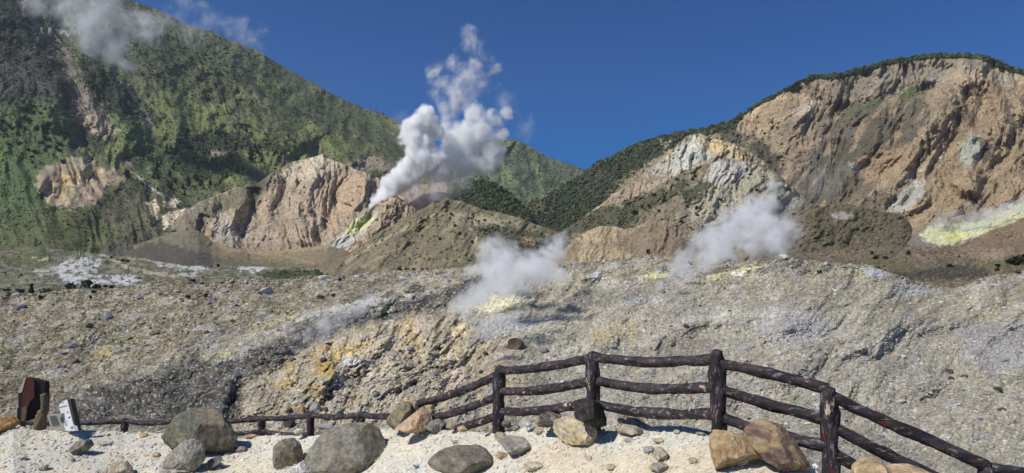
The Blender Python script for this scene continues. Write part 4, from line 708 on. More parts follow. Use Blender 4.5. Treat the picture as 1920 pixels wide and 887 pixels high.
hand = [(P_, 58, 556, 20, 32, 'tall ragged dark conifer beside the left end of the white plain', 'tree'), (P_, 84, 549, 26, 12, 'low spreading dark shrub just right of the ragged conifer', 'shrub'),
        (P_, 133, 544, 26, 15, 'wide dark shrub at the left foot of the white patch', 'shrub'), (P_, 161, 543, 24, 18, 'largest domed dark shrub under the white patch', 'shrub'),
        (P_, 183, 544, 18, 11, 'small flat shrub right of the domed one', 'shrub'), (P_, 198, 541, 10, 7, 'tiny round shrub, second from the right end of the row', 'shrub'), (P_, 210, 542, 10, 8, 'tiny round shrub closing the right end of the row', 'shrub'),
        (K, 176, 549, 11, 8, 'small shrub on brown rubble below the row of shrubs', 'shrub'), (K, 77, 560, 9, 10, 'small round shrub below the ragged conifer', 'shrub'), (K, 170, 561, 6, 9, 'narrow little shrub standing alone on brown rubble', 'shrub'),
        (P_, 209, 486, 8, 6, 'lone shrub high on the cream track of the plain', 'shrub'), (P_, 230, 491, 8, 6, 'left one of two touching shrubs on the upper plain', 'shrub'), (P_, 239, 492, 9, 6, 'right one of two touching shrubs on the upper plain', 'shrub'),
        (P_, 409, 501, 8, 9, 'upright shrub on the pale streaks at the right of the plain', 'shrub'), (K, 361, 530, 12, 9, 'dark shrub at the lower right edge of the plain', 'shrub'), (K, 380, 532, 8, 5, 'flat little shrub next to the dark one at the plain edge', 'shrub'),
        (K, 352, 560, 11, 9, 'left one of two shrubs on the rubble left of the pale boulder', 'shrub'), (K, 386, 556, 10, 9, 'right one of two shrubs on the rubble left of the pale boulder', 'shrub'), (K, 637, 528, 8, 9, 'small dark shrub right of the green grass strip', 'shrub'),
        (P_, 5, 556, 26, 26, 'big dark shrub cut by the left edge', 'shrub'), (P_, 37, 548, 18, 10, 'low shrub left of the ragged conifer', 'shrub'),
        (E, 748, 511, 14, 13, 'dark round shrub at the foot of the olive hill', 'shrub'), (E, 763, 508, 8, 6, 'small shrub just right of the round one', 'shrub'), (E, 776, 507, 10, 6, 'flat shrub on the ledge below the olive hill', 'shrub'), (P_, 657, 509, 7, 7, 'shrub above the round pale boulder', 'shrub'), (P_, 698, 509, 8, 8, 'shrub at the right end of the green strip', 'shrub'), (E, 793, 507, 6, 6, 'tiny shrub left of the ledge end', 'shrub'), (E, 801, 506, 6, 6, 'tiny shrub at the ledge end', 'shrub'),
        (J_, 1634, 478, 9, 9, 'greyish shrub left of the pair under the sulphur bank', 'shrub'), (J_, 1643, 486, 13, 9, 'dark left shrub of the pair under the sulphur bank', 'shrub'), (J_, 1660, 485, 12, 7, 'dark right shrub of the pair under the sulphur bank', 'shrub'), (J_, 1702, 477, 10, 10, 'grey shrub below the tan path', 'shrub'), (J_, 1671, 475, 6, 4, 'tiny reddish-green shrub beside the grey one', 'shrub'),
        (J_, 1780, 500, 13, 8, 'dark shrub above the black scree strip', 'shrub'), (J_, 1798, 483, 5, 6, 'tiny shrub in the middle of the brown slope', 'shrub'), (J_, 1912, 495, 34, 20, 'large dark shrub cut by the right edge', 'shrub'), (J_, 1893, 496, 16, 12, 'shrub joined to the large one at the right edge', 'shrub'), (K, 1909, 512, 11, 7, 'small shrub on the grey crest at the right edge', 'shrub'), (J_, 1871, 500, 14, 6, 'flat shrub left of the large one at the right edge', 'shrub'), (J_, 1868, 508, 12, 8, 'purplish grey shrub at the end of the black scree', 'shrub'),
        (M_, 1215, 475, 9, 10, 'single dark shrub on the brown mound', 'shrub'), (G, 1246, 380, 18, 16, 'large round shrub high on the pale spur', 'tree'), (G, 1190, 402, 16, 13, 'round dark shrub at the left foot of the pale spur', 'shrub'), (K, 1536, 513, 11, 8, 'small grey-brown shrub on the crest right of the steam', 'shrub')]
for L, x, y, w_, h_, lab, kd in hand: place_bush(L, x, y, w_, h_, lab, None, kd)

def bush_field(L, n, box, den, w0, w1, label, group, kind='shrub', seed=1):
    rs = np.random.RandomState(seed); k = 0; tries = 0
    while k < n and tries < 6000:
        tries += 1; x = rs.uniform(box[0], box[2]); y = rs.uniform(box[1], box[3])
        if rs.rand() > den(np.array([x]), np.array([y]))[0]: continue
        ww = w0 + (w1 - w0) * rs.rand() ** 2
        if place_bush(L, x, y, ww, ww * rs.uniform(.65, 1.0) * (1.3 if kind == 'tree' else 1), label, group, kind): k += 1
bush_field(A, 95, (230, 225, 640, 375), poly_den([([(310, 250), (400, 235), (560, 268), (560, 290), (430, 345), (330, 360), (250, 330)], 8, 20, .9), ([(240, 290), (400, 350), (330, 380), (240, 340)], 8, 10, .5)]), 8, 17, 'dark bushy tree in the hollow of the green mountain left of the crater', 'trees in the mountain hollow', 'tree', 5)
bush_field(A, 50, (0, 200, 135, 330), poly_den([([(0, 195), (120, 190), (130, 290), (60, 320), (0, 330)], 8, 20, .9)]), 6, 14, 'dark shrub dotted over the bright green lower left mountainside', 'shrubs on the bright green mountainside', 'shrub', 6)
bush_field(G, 45, (1140, 310, 1460, 490), poly_den([([(1150, 400), (1300, 325), (1400, 310), (1440, 330), (1400, 420), (1200, 480)], 8, 10, .9)]), 5, 11, 'small dark shrub dotted on the pale right-hand spur', 'shrubs on the pale spur', 'shrub', 7)
bush_field(E, 40, (720, 375, 1100, 505), poly_den([([(760, 400), (840, 375), (1000, 425), (1080, 460), (900, 500), (740, 500)], 8, 10, .9)]), 4, 9, 'tiny dark shrub dotted on the olive hill', 'shrubs on the olive hill', 'shrub', 8)
bush_field(F2, 14, (1150, 265, 1420, 400), poly_den([([(1180, 350), (1270, 280), (1400, 290), (1400, 330), (1200, 390)], 8, 10, .9)]), 5, 10, 'small shrub clinging to the white rock face', 'shrubs on the white rock face', 'shrub', 9)
bush_field(Fm, 16, (1380, 240, 1480, 330), lambda x, y: x * 0 + .9, 5, 10, 'dark shrub on the slate-grey flank beside the white rock face', 'shrubs on the grey flank', 'shrub', 10)
# snags: dead trees along the skyline and on the plain
def snag(L, px, py, hpx, label, group, seed, lean=0.0):
    p, ok = locate(L, np.array([px]), np.array([py]));
    if not ok[0]: return
    p = p[0]; m = p[1] / F; h = hpx * m; r_ = max(.06, h * .035); rs = np.random.RandomState(seed); V = []; Fc = []
    def tube(a, b, ra, rb):
        i0 = len(V); d = (b - a) / np.linalg.norm(b - a); u_ = np.cross(d, [0.3, 1, .2]); u_ /= np.linalg.norm(u_); v_ = np.cross(d, u_)
        for q, r0 in ((a, ra), (b, rb)):
            for k in range(5):
                an = k * 2 * math.pi / 5; V.append(q + r0 * (math.cos(an) * u_ + math.sin(an) * v_))
        for k in range(5): Fc.append((i0 + k, i0 + (k + 1) % 5, i0 + 5 + (k + 1) % 5, i0 + 5 + k))
    top = np.array([lean * h, 0, h]); tube(np.array([0, 0, -.1 * h]), top * .5, r_, r_ * .8); tube(top * .5, top, r_ * .8, r_ * .35)
    for k in range(rs.randint(2, 6)):
        t = rs.uniform(.35, .95); a = top * t; an = rs.uniform(0, 6.28); b = a + np.array([math.cos(an), math.sin(an) * .6, rs.uniform(.2, .9)]) * h * rs.uniform(.1, .24); tube(a, b, r_ * .5, r_ * .2)
    o = mesh_np('dead_tree', np.array(V), np.array(Fc), M_wood, np.tile(lin((52, 48, 42)), (len(V), 1))); o.location = p; tag(o, label, 'dead tree', group)
for i, (x, y, h, lab) in enumerate([(93, 489, 17, 'bare dead tree with forked top at the left of the plain'), (143, 486, 16, 'first thin dead trunk left of three together'), (150, 485, 20, 'tallest thin dead trunk, middle of three together'), (156, 486, 15, 'right thin dead trunk of three together'),
                         (145, 496, 12, 'short dead trunk below the three'), (166, 491, 11, 'leaning little dead trunk on the white patch'), (126, 545, 20, 'bare branching tree behind the wide shrub'), (240, 521, 12, 'dead snag at the right tip of the white patch'), (233, 519, 8, 'broken snag leaning beside the tip of the white patch'),
                         (156, 541, 14, 'bare twiggy tree behind the domed shrub'), (227, 511, 9, 'dead bush stem in the middle of the plain'), (510, 500, 16, 'single dead trunk before the tan crater rim'), (483, 497, 8, 'short dead stub left of the single trunk'), (624, 489, 18, 'dead branching tree at the right end of the crater rim'), (515, 508, 9, 'fallen grey branch below the single trunk'), (197, 513, 9, 'small snag above the white patch')]):
    snag(P_ if y > 489 else P_, x, y, h, lab, None, 700 + i, rnd.uniform(-.15, .15))
rs = np.random.RandomState(33)
for i in range(70):
    x = rs.uniform(330, 760) if i < 50 else rs.uniform(1030, 1100); L = A if i < 50 else B
    y = float(np.interp(x, L.u, L.ty)) + rs.uniform(.5, 8)
    snag(L, x, y, rs.uniform(6, 11), 'thin burnt tree standing on the skyline of the green mountain' if i < 50 else 'thin burnt tree on the skyline of the far back hill', 'burnt trees on the mountain skyline' if i < 50 else 'burnt trees on the back hill', 800 + i, rs.uniform(-.1, .1))

# ------------------------------------------------------------------ boulders lying on the near slope
def rock_mesh(name, seed, sub=3, cuts=9, rough=.07, col=(150, 144, 132), patch=None, boxy=.0):
    rs = np.random.RandomState(seed)
    n = 22 if sub >= 3 else 9
    th = np.linspace(0, 2 * np.pi, 2 * n, endpoint=False); ph = np.linspace(-np.pi / 2, np.pi / 2, n + 1)
    PH, TH = np.meshgrid(ph, th, indexing='ij')
    V = np.stack([np.cos(PH) * np.cos(TH), np.cos(PH) * np.sin(TH), np.sin(PH)], -1)
    for _ in range(cuts):
        d = rs.normal(size=3); d /= np.linalg.norm(d); k = rs.uniform(.55, .85); over = V @ d - k; V = V - np.maximum(over, 0)[..., None] * d * .93
    nn = fbm(V[..., 0] * 2.2 + V[..., 2] * 1.7 + seed, V[..., 1] * 2.2 - V[..., 2] * 1.3, 5, seed)
    V = V * (1 + rough * nn)[..., None]
    c = lin(col) * np.clip(1 + .5 * nn, .5, 1.6)[..., None]
    if patch: m = sstep(.05, .25, fbm(V[..., 0] * 1.6 + 9, V[..., 1] * 1.6 + V[..., 2] * 2, 4, seed + 3))[..., None]; c = c * (1 - m) + lin(patch) * m
    idx = np.arange(V.shape[0] * V.shape[1]).reshape(V.shape[:2]); nx_ = np.roll(idx, -1, 1)
    Fq = np.stack([idx[:-1], nx_[:-1], nx_[1:], idx[1:]], -1).reshape(-1, 4)
    return mesh_np(name, V, Fq, M_boulder if sub >= 3 else M_stone, c, smooth=sub >= 3)
palette = {'grey': (146, 144, 142), 'dark': (78, 74, 70), 'brown': (112, 96, 76), 'pale': (190, 188, 184), 'tan': (168, 148, 112), 'slate': (118, 118, 124)}
SRC = {k: [rock_mesh('boulder', 300 + i * 10 + j, 2, 10, .12, v) for j in range(3)] for i, (k, v) in enumerate(palette.items())}
usedr = set()
def place_rock(L, px, py, wpx, hpx, tone, label, group=None):
    p, ok = locate(L, np.array([px]), np.array([py]))
    if not ok[0]: return
    p = p[0]; m = p[1] / F; src = rnd.choice(SRC[tone])
    if src.name in usedr: o = src.copy(); COL.objects.link(o)
    else: o = src; usedr.add(src.name)
    o.location = (p[0], p[1], p[2] + hpx * m * .18); o.scale = (wpx * m * .56, wpx * m * .5, hpx * m * .58); o.rotation_euler = (rnd.uniform(-.2, .2), rnd.uniform(-.25, .25), rnd.uniform(0, 6.28))
    usedr.add(o.name); tag(o, label, 'boulder', group)
for a in [(K, 204, 597, 26, 14, 'slate', 'large bluish grey boulder on the left rubble below the plain'), (K, 42, 577, 16, 9, 'slate', 'bluish boulder at the far left below the conifer'), (K, 30, 556, 16, 9, 'pale', 'white boulder beside the ragged conifer'),
          (K, 262, 562, 13, 8, 'slate', 'dark-bottomed boulder on the rubble under the plain'), (K, 500, 548, 22, 17, 'pale', 'tilted whitish slab boulder below the green grass strip'), (K, 486, 551, 10, 8, 'grey', 'grey stone touching the tilted whitish slab'), (K, 424, 548, 22, 9, 'grey', 'long pale boulder left of the tilted slab'),
          (K, 606, 526, 20, 11, 'pale', 'pale outcrop boulder at the right end of the grass strip'), (K, 670, 520, 11, 8, 'pale', 'rounded white boulder on the crest above the dark scree'), (K, 758, 526, 17, 11, 'pale', 'bright white boulder at the foot of the olive hill'), (K, 601, 560, 16, 9, 'dark', 'dark brown boulder above the yellow streak'),
          (K, 965, 652, 36, 22, 'brown', 'big angular brown boulder above the first tall fence post'), (K, 909, 666, 12, 8, 'dark', 'dark stone left of the big angular brown boulder'), (K, 1147, 648, 22, 9, 'grey', 'flat grey boulder above the second tall fence post'), (K, 1286, 612, 12, 10, 'brown', 'small ochre boulder on the ridge above the tallest post'),
          (K, 1870, 718, 18, 9, 'dark', 'dark boulder on the right grey slope above the handrail'), (K, 1783, 700, 12, 8, 'dark', 'dark stone left of the dark boulder on the right slope'), (K, 1808, 694, 12, 7, 'dark', 'second dark stone near the crater-like hollow on the right'), (K, 1722, 632, 14, 8, 'grey', 'grey stone on the upper right slope'),
          (K, 1470, 484, 18, 10, 'pale', 'jagged pale boulder on the crest right of the steam'), (K, 1118, 520, 26, 13, 'pale', 'bluish white outcrop boulder between the two steam clouds'), (K, 560, 775, 26, 26, 'tan', 'rounded ochre boulder just above the low fence'), (K, 545, 772, 10, 14, 'dark', 'dark stone left of the rounded ochre boulder'), (K, 592, 768, 26, 22, 'grey', 'pointed grey-green boulder above the low fence post'),
          (K, 610, 800, 30, 18, 'grey', 'greenish boulder seen under the low rail'), (K, 540, 798, 26, 16, 'dark', 'dark boulder seen under the low rail'), (K, 510, 795, 30, 16, 'pale', 'pale boulder seen under the low rail'), (K, 390, 570, 14, 8, 'grey', 'grey boulder on the rubble in line with the tilted slab'), (K, 135, 650, 18, 12, 'slate', 'slate boulder on the mossy left slope'), (K, 168, 612, 14, 10, 'dark', 'dark boulder in the moss of the left slope'),
          (K, 290, 628, 20, 10, 'brown', 'brown boulder right of the mossy patch'), (K, 770, 650, 16, 10, 'slate', 'slate stone on the ochre bank'), (K, 690, 690, 18, 14, 'slate', 'blue-grey boulder at the middle of the ochre bank'), (K, 745, 745, 18, 12, 'dark', 'dark boulder low on the ochre bank'), (K, 1520, 655, 14, 7, 'tan', 'tan stone on the grey slope above the right rail'), (K, 120, 665, 16, 9, 'grey', 'grey boulder above the leaning signboard'), (K, 845, 680, 16, 12, 'slate', 'slate boulder left of the rail rising to the first tall post')]:
    place_rock(*a)
rs = np.random.RandomState(44); cnt = 0
zones = [((0, 550, 520, 700), 70, ['grey', 'slate', 'brown', 'dark', 'tan'], 'boulder lying on the mossy brown slope at the left'), ((520, 520, 1000, 620), 36, ['dark', 'slate', 'grey'], 'boulder lying among the dark scree and steam in the centre'),
         ((450, 620, 1000, 790), 60, ['tan', 'slate', 'grey', 'brown', 'dark'], 'boulder lying on the ochre and yellow bank behind the fence'), ((1000, 520, 1920, 640), 50, ['grey', 'slate', 'brown', 'dark', 'pale'], 'boulder lying on the upper grey slope at the right'), ((1000, 640, 1920, 860), 50, ['grey', 'dark', 'slate', 'pale'], 'boulder lying on the lower grey slope behind the fence')]
for box, n, tones, lab in zones:
    for k in range(n):
        x = rs.uniform(box[0], box[2]); y = rs.uniform(box[1], box[3]); sz = (3.2 + 9 * rs.rand() ** 3) * (1 + .6 * (y > 640)); t = tones[rs.randint(len(tones))]
        word = {'grey': 'grey', 'dark': 'dark', 'brown': 'brown', 'pale': 'whitish', 'tan': 'tan', 'slate': 'bluish grey'}[t]
        place_rock(K, x, y, sz, sz * rs.uniform(.5, .8), t, word + ' ' + lab, word + ' boulders: ' + lab.replace('boulder lying ', ''))

# ------------------------------------------------------------------ foreground rocks from their outlines
BASES = []
def outline_rock(name, pts, D, thick, cols, label, seed=0, cuts=(), rough=.05, lean=.35, mat=None, sharp=False, group=None, patchsize=2.0, patch_lo=.0, cat='rock', back=0.0):
    """A solid rock of the given silhouette, real size and depth. cuts: list of (nx,ny,nz,k) facet planes in units of the rock (x right, y away, z up)."""
    if mat is None or True:
        ymx = max(q[1] for q in pts); xc_ = sum(q[0] for q in pts) / len(pts); ymn = min(q[1] for q in pts)
        gp, gok = locate(L_, np.array([xc_]), np.array([ymx - .12 * (ymx - ymn)]))
        if gok[0] and back > -5: D = gp[0][1] + .15 * thick + back
        BASES.append((xc_, ymx, max(q[0] for q in pts) - min(q[0] for q in pts)))
    P = at([q[0] for q in pts], [q[1] for q in pts], D); X = P[:, 0]; Z = P[:, 2]
    cx = (X.min() + X.max()) / 2; cz = (Z.min() + Z.max()) / 2; ex = (X.max() - X.min()) / 2; ez = (Z.max() - Z.min()) / 2
    # area centroid
    a = 0; gx = 0; gz = 0
    for i in range(len(X)):
        j = (i + 1) % len(X); cr = X[i] * Z[j] - X[j] * Z[i]; a += cr; gx += (X[i] + X[j]) * cr; gz += (Z[i] + Z[j]) * cr
    if abs(a) > 1e-6: cx, cz = gx / (3 * a), gz / (3 * a)
    n = 56; m = 92
    th = np.linspace(0, 2 * np.pi, m, endpoint=False); rad = np.zeros(m)
    for i, t in enumerate(th):
        dx, dz = math.cos(t), math.sin(t); best = .3 * ex
        for k in range(len(X)):
            x1, z1 = X[k] - cx, Z[k] - cz; x2, z2 = X[(k + 1) % len(X)] - cx, Z[(k + 1) % len(X)] - cz
            den = dx * (z2 - z1) - dz * (x2 - x1)
            if abs(den) < 1e-9: continue
            s_ = (x1 * (z2 - z1) - z1 * (x2 - x1)) / den; q = (x1 * dz - z1 * dx) / den
            if s_ > 0 and -1e-6 <= q <= 1 + 1e-6: best = max(best, s_) if s_ < 4 * ex else best
        rad[i] = best
    if not sharp:
        for _ in range(2): rad = (np.roll(rad, 1) + 2 * rad + np.roll(rad, -1)) / 4
    ph = np.linspace(-np.pi / 2, np.pi / 2, n + 1)
    PH, TH = np.meshgrid(ph, th, indexing='ij'); RR = np.repeat(rad[None], n + 1, 0)
    cr = np.cos(PH) ** .75; V = np.stack([RR * cr * np.cos(TH), np.sin(PH) * thick, RR * cr * np.sin(TH)], -1)
    V[..., 1] += lean * V[..., 2]            # the face leans back a little, as a lying stone does
    rs = np.random.RandomState(seed)
    nrm = list(cuts)
    for _ in range(11):
        d = rs.normal(size=3); d[1] = -abs(d[1]) - .3; nrm.append((d[0], d[1], d[2], rs.uniform(.66, .86)))
    S = np.array([ex, thick, ez])
    for (a1, b1, c1, k) in nrm:
        d = np.array([a1, b1, c1], float); d /= np.linalg.norm(d); U = V / S; over = np.maximum(U @ d - k, 0); U = U - over[..., None] * d * .95; V = U * S
    q = V / max(ex, ez)
    nn = fbm(q[..., 0] * 2.4 + q[..., 1] * 1.9 + seed, q[..., 2] * 2.4 - q[..., 1] * 1.5, 6, seed, .6); n2 = fbm(q[..., 0] * 9 + q[..., 1] * 5, q[..., 2] * 9 - q[..., 1] * 4, 4, seed + 1)
    V = V * (1 + rough * nn + rough * .9 * n2)[..., None]
    cols = [tuple(np.array(c_) * .72 + np.mean(c_) * .28) for c_ in cols]; gm = 0; cols = [cols[0]] + [tuple(np.array(c_) * .6 + np.array(cols[0]) * .4) for c_ in cols[1:]]
    base = lin(cols[0]); c = base * np.clip(1 + .45 * nn + .3 * n2, .45, 1.7)[..., None]
    for k, cc in enumerate(cols[1:]):
        mk = sstep(patch_lo, patch_lo + .18, fbm(q[..., 0] * patchsize + 5 * k + q[..., 1], q[..., 2] * patchsize * 1.1 + 3 * k, 5, seed + 50 + k))[..., None]; c = c * (1 - mk) + lin(cc) * mk
    idx = np.arange((n + 1) * m).reshape(n + 1, m); nx_ = np.roll(idx, -1, 1)
    Fq = np.stack([idx[:-1], nx_[:-1], nx_[1:], idx[1:]], -1).reshape(-1, 4)[:, ::-1]
    o = mesh_np(name, V, Fq, mat or M_boulder, c, smooth=True); o.location = (cx, EYE[1] + D, cz)
    try: o.data.set_sharp_from_angle(angle=R(24))
    except Exception: pass
    return tag(o, label, cat, group)
OR = outline_rock
OR('boulder', [(303, 850), (302, 830), (312, 800), (330, 778), (355, 768), (375, 766), (400, 775), (425, 795), (440, 815), (452, 838), (430, 850), (400, 858), (375, 868), (340, 868), (310, 862)], 8.9, .42, [(120, 112, 92), (150, 128, 96), (104, 108, 92)], 'large olive-brown domed boulder behind a smaller pale one', 1, cuts=[(-.5, -1, .5, .55), (.7, -.8, .1, .5), (.1, -.6, -1, .45)])
OR('boulder', [(305, 880), (312, 855), (340, 828), (360, 826), (378, 838), (384, 862), (365, 884), (335, 892)], 8.1, .26, [(158, 150, 134), (136, 130, 118)], 'pale rounded boulder leaning on the domed olive-brown one', 2, cuts=[(-.6, -1, .5, .55)])
OR('rock', [(378, 879), (392, 862), (410, 855), (416, 864), (402, 877), (386, 885)], 7.9, .14, [(124, 120, 104), (96, 92, 80)], 'flat split grey rock beside the pale rounded boulder', 3, sharp=True, cuts=[(.4, -.8, .8, .35)])
OR('rock', [(126, 847), (140, 828), (165, 825), (173, 835), (158, 852), (140, 857)], 9.8, .2, [(134, 128, 110), (112, 108, 92), (152, 132, 96)], 'small wedge-shaped grey-green rock alone on the left gravel', 4, sharp=True, cuts=[(-.3, -.7, .8, .4), (.8, -.6, -.3, .4)])
OR('rock', [(186, 892), (200, 878), (212, 867), (232, 866), (246, 880), (252, 896)], 7.9, .22, [(186, 168, 136), (158, 140, 114)], 'cream rock poking from the gravel at the lower left edge', 5, cuts=[(0, -.7, .7, .5)])
OR('boulder', [(508, 860), (512, 838), (525, 826), (545, 823), (560, 832), (570, 855), (565, 866), (540, 876), (520, 882)], 8.1, .22, [(132, 122, 98), (112, 84, 54), (126, 124, 112)], 'round brown-and-grey boulder with a broken brown face', 6, cuts=[(.1, -1, -.15, .6)])
OR('boulder', [(556, 905), (566, 872), (578, 845), (595, 820), (620, 804), (650, 797), (690, 797), (710, 812), (725, 840), (735, 872), (738, 905)], 7.0, .48, [(140, 134, 118), (122, 116, 102), (148, 138, 108)], 'biggest smooth grey boulder cut by the lower frame edge', 7, cuts=[(-.9, -.8, .3, .62), (.95, -.5, 0, .72), (0, -1, .5, .72)], rough=.02, patchsize=4)
OR('rock', [(536, 905), (545, 880), (562, 868), (580, 874), (590, 890), (590, 905)], 6.9, .2, [(190, 188, 184), (166, 162, 154)], 'knobbly white rock at the left foot of the biggest boulder', 8, rough=.09)
OR('boulder', [(798, 868), (820, 850), (850, 842), (900, 841), (920, 854), (929, 876), (915, 892), (860, 898), (825, 884)], 7.4, .38, [(128, 118, 100), (112, 100, 84), (142, 132, 112)], 'low flat grey-brown boulder in front of the left fence bay', 9, lean=.9, cuts=[(0, -.4, 1, .55), (-.5, -.8, .2, .6)])
OR('rock', [(740, 803), (770, 780), (789, 765), (806, 775), (814, 792), (802, 808), (775, 812)], 12.1, .28, [(196, 156, 112), (178, 132, 88), (204, 176, 140)], 'orange pyramid-shaped rock below the rail of the left fence bay', 10, back=-9, sharp=True, cuts=[(-.5, -1, .55, .58), (.8, -.8, .3, .55)])
OR('rock', [(716, 800), (735, 772), (755, 753), (772, 758), (779, 776), (758, 800), (735, 808)], 12.6, .3, [(146, 132, 102), (168, 128, 68), (128, 124, 108)], 'tall ochre-streaked rock behind the orange pyramid-shaped one', 11, back=-9, cuts=[(-.5, -1, .4, .45)])
OR('rock', [(793, 808), (806, 790), (828, 785), (840, 800), (822, 812)], 10.5, .22, [(136, 136, 120), (112, 112, 102)], 'grey-green rock right of the orange pyramid-shaped one', 12)
OR('rock', [(928, 824), (955, 820), (985, 825), (1001, 845), (990, 857), (958, 850)], 8.7, .26, [(164, 156, 138), (146, 140, 126)], 'flat pale grey slab below the first tall fence post', 13, lean=1.4, cuts=[(0, -.3, 1, .3)])
OR('boulder', [(1036, 812), (1038, 792), (1060, 784), (1095, 786), (1120, 800), (1132, 815), (1126, 834), (1088, 842), (1062, 835), (1044, 824)], 8.9, .34, [(206, 186, 148), (206, 180, 104), (184, 166, 138)], 'broad yellowish cream boulder in front of the black-tarred rock', 14, cuts=[(-.3, -1, .6, .5), (-.9, -.7, -.2, .45)])
OR('rock', [(1077, 754), (1104, 747), (1130, 759), (1144, 790), (1140, 804), (1120, 806), (1098, 793), (1078, 784)], 9.3, .24, [(62, 58, 56), (78, 72, 70), (48, 44, 44)], 'black-painted angular rock against the second tall fence post', 15, sharp=True, cuts=[(-.5, -1, .4, .4), (.9, -.7, .3, .35), (.2, -.8, -.7, .5)], patchsize=3)
OR('rock', [(1152, 818), (1166, 800), (1180, 785), (1202, 783), (1232, 812), (1200, 818)], 9.0, .26, [(176, 160, 132), (70, 66, 62)], 'low cream rock with a black tarred left face', 16, sharp=True, cuts=[(-.7, -.7, .6, .3), (.4, -.8, .6, .35)], patchsize=1.2)
OR('rock', [(1006, 800), (1012, 780), (1022, 774), (1046, 769), (1054, 785), (1044, 802)], 10.0, .24, [(124, 114, 102), (58, 52, 48)], 'grey rock with black stripes behind the bottom rail', 17, cuts=[(0, -.8, .8, .4)], patchsize=2.5)
OR('boulder', [(1331, 815), (1340, 807), (1352, 806), (1375, 813), (1410, 820), (1447, 828), (1452, 842), (1440, 860), (1405, 868), (1370, 882), (1345, 888), (1335, 860)], 6.9, .24, [(190, 154, 104), (166, 142, 106), (178, 136, 86)], 'wedge-shaped orange-brown boulder standing before the tallest fence post', 18, sharp=True, lean=.1, cuts=[(-.25, -1, .25, .62), (.45, -.9, .5, .6), (.3, -.7, -.9, .5)])
OR('boulder', [(1401, 810), (1415, 795), (1440, 791), (1470, 800), (1490, 825), (1508, 855), (1524, 895), (1488, 898), (1465, 880), (1430, 862), (1410, 835)], 7.6, .3, [(136, 104, 84), (100, 80, 72), (196, 168, 108)], 'long reddish brown boulder crusted with yellow under the bottom rail', 19, cuts=[(-.5, -1, .3, .45), (.6, -.8, .5, .4)], patchsize=2.2, patch_lo=.08)
OR('rock', [(1598, 905), (1612, 878), (1632, 864), (1652, 862), (1668, 874), (1680, 905)], 6.6, .26, [(196, 164, 116), (178, 140, 90)], 'smooth tan rock at the lower edge right of the last tall post', 20)
OR('rock', [(1654, 905), (1672, 884), (1695, 876), (1722, 875), (1742, 886), (1750, 905)], 6.5, .26, [(204, 172, 124), (190, 150, 100)], 'flat tan rock touching the smooth tan one at the lower edge', 21)
OR('rock', [(1224, 862), (1230, 845), (1240, 837), (1252, 850), (1250, 866), (1230, 868)], 7.7, .14, [(188, 172, 140), (160, 148, 124)], 'upright small cream rock in the middle of the bare terrace', 22)
OR('rock', [(1205, 846), (1212, 838), (1224, 838), (1226, 846), (1216, 850)], 8.1, .1, [(170, 166, 156)], 'small grey stone beside the upright cream rock', 23)
OR('rock', [(-8, 808), (-6, 785), (8, 782), (24, 792), (20, 803), (8, 812)], 14.5, .4, [(206, 150, 68), (186, 140, 84)], 'bright orange rock at the left edge beside the leaning signboard', 24, cuts=[(.5, -.8, .6, .4)])
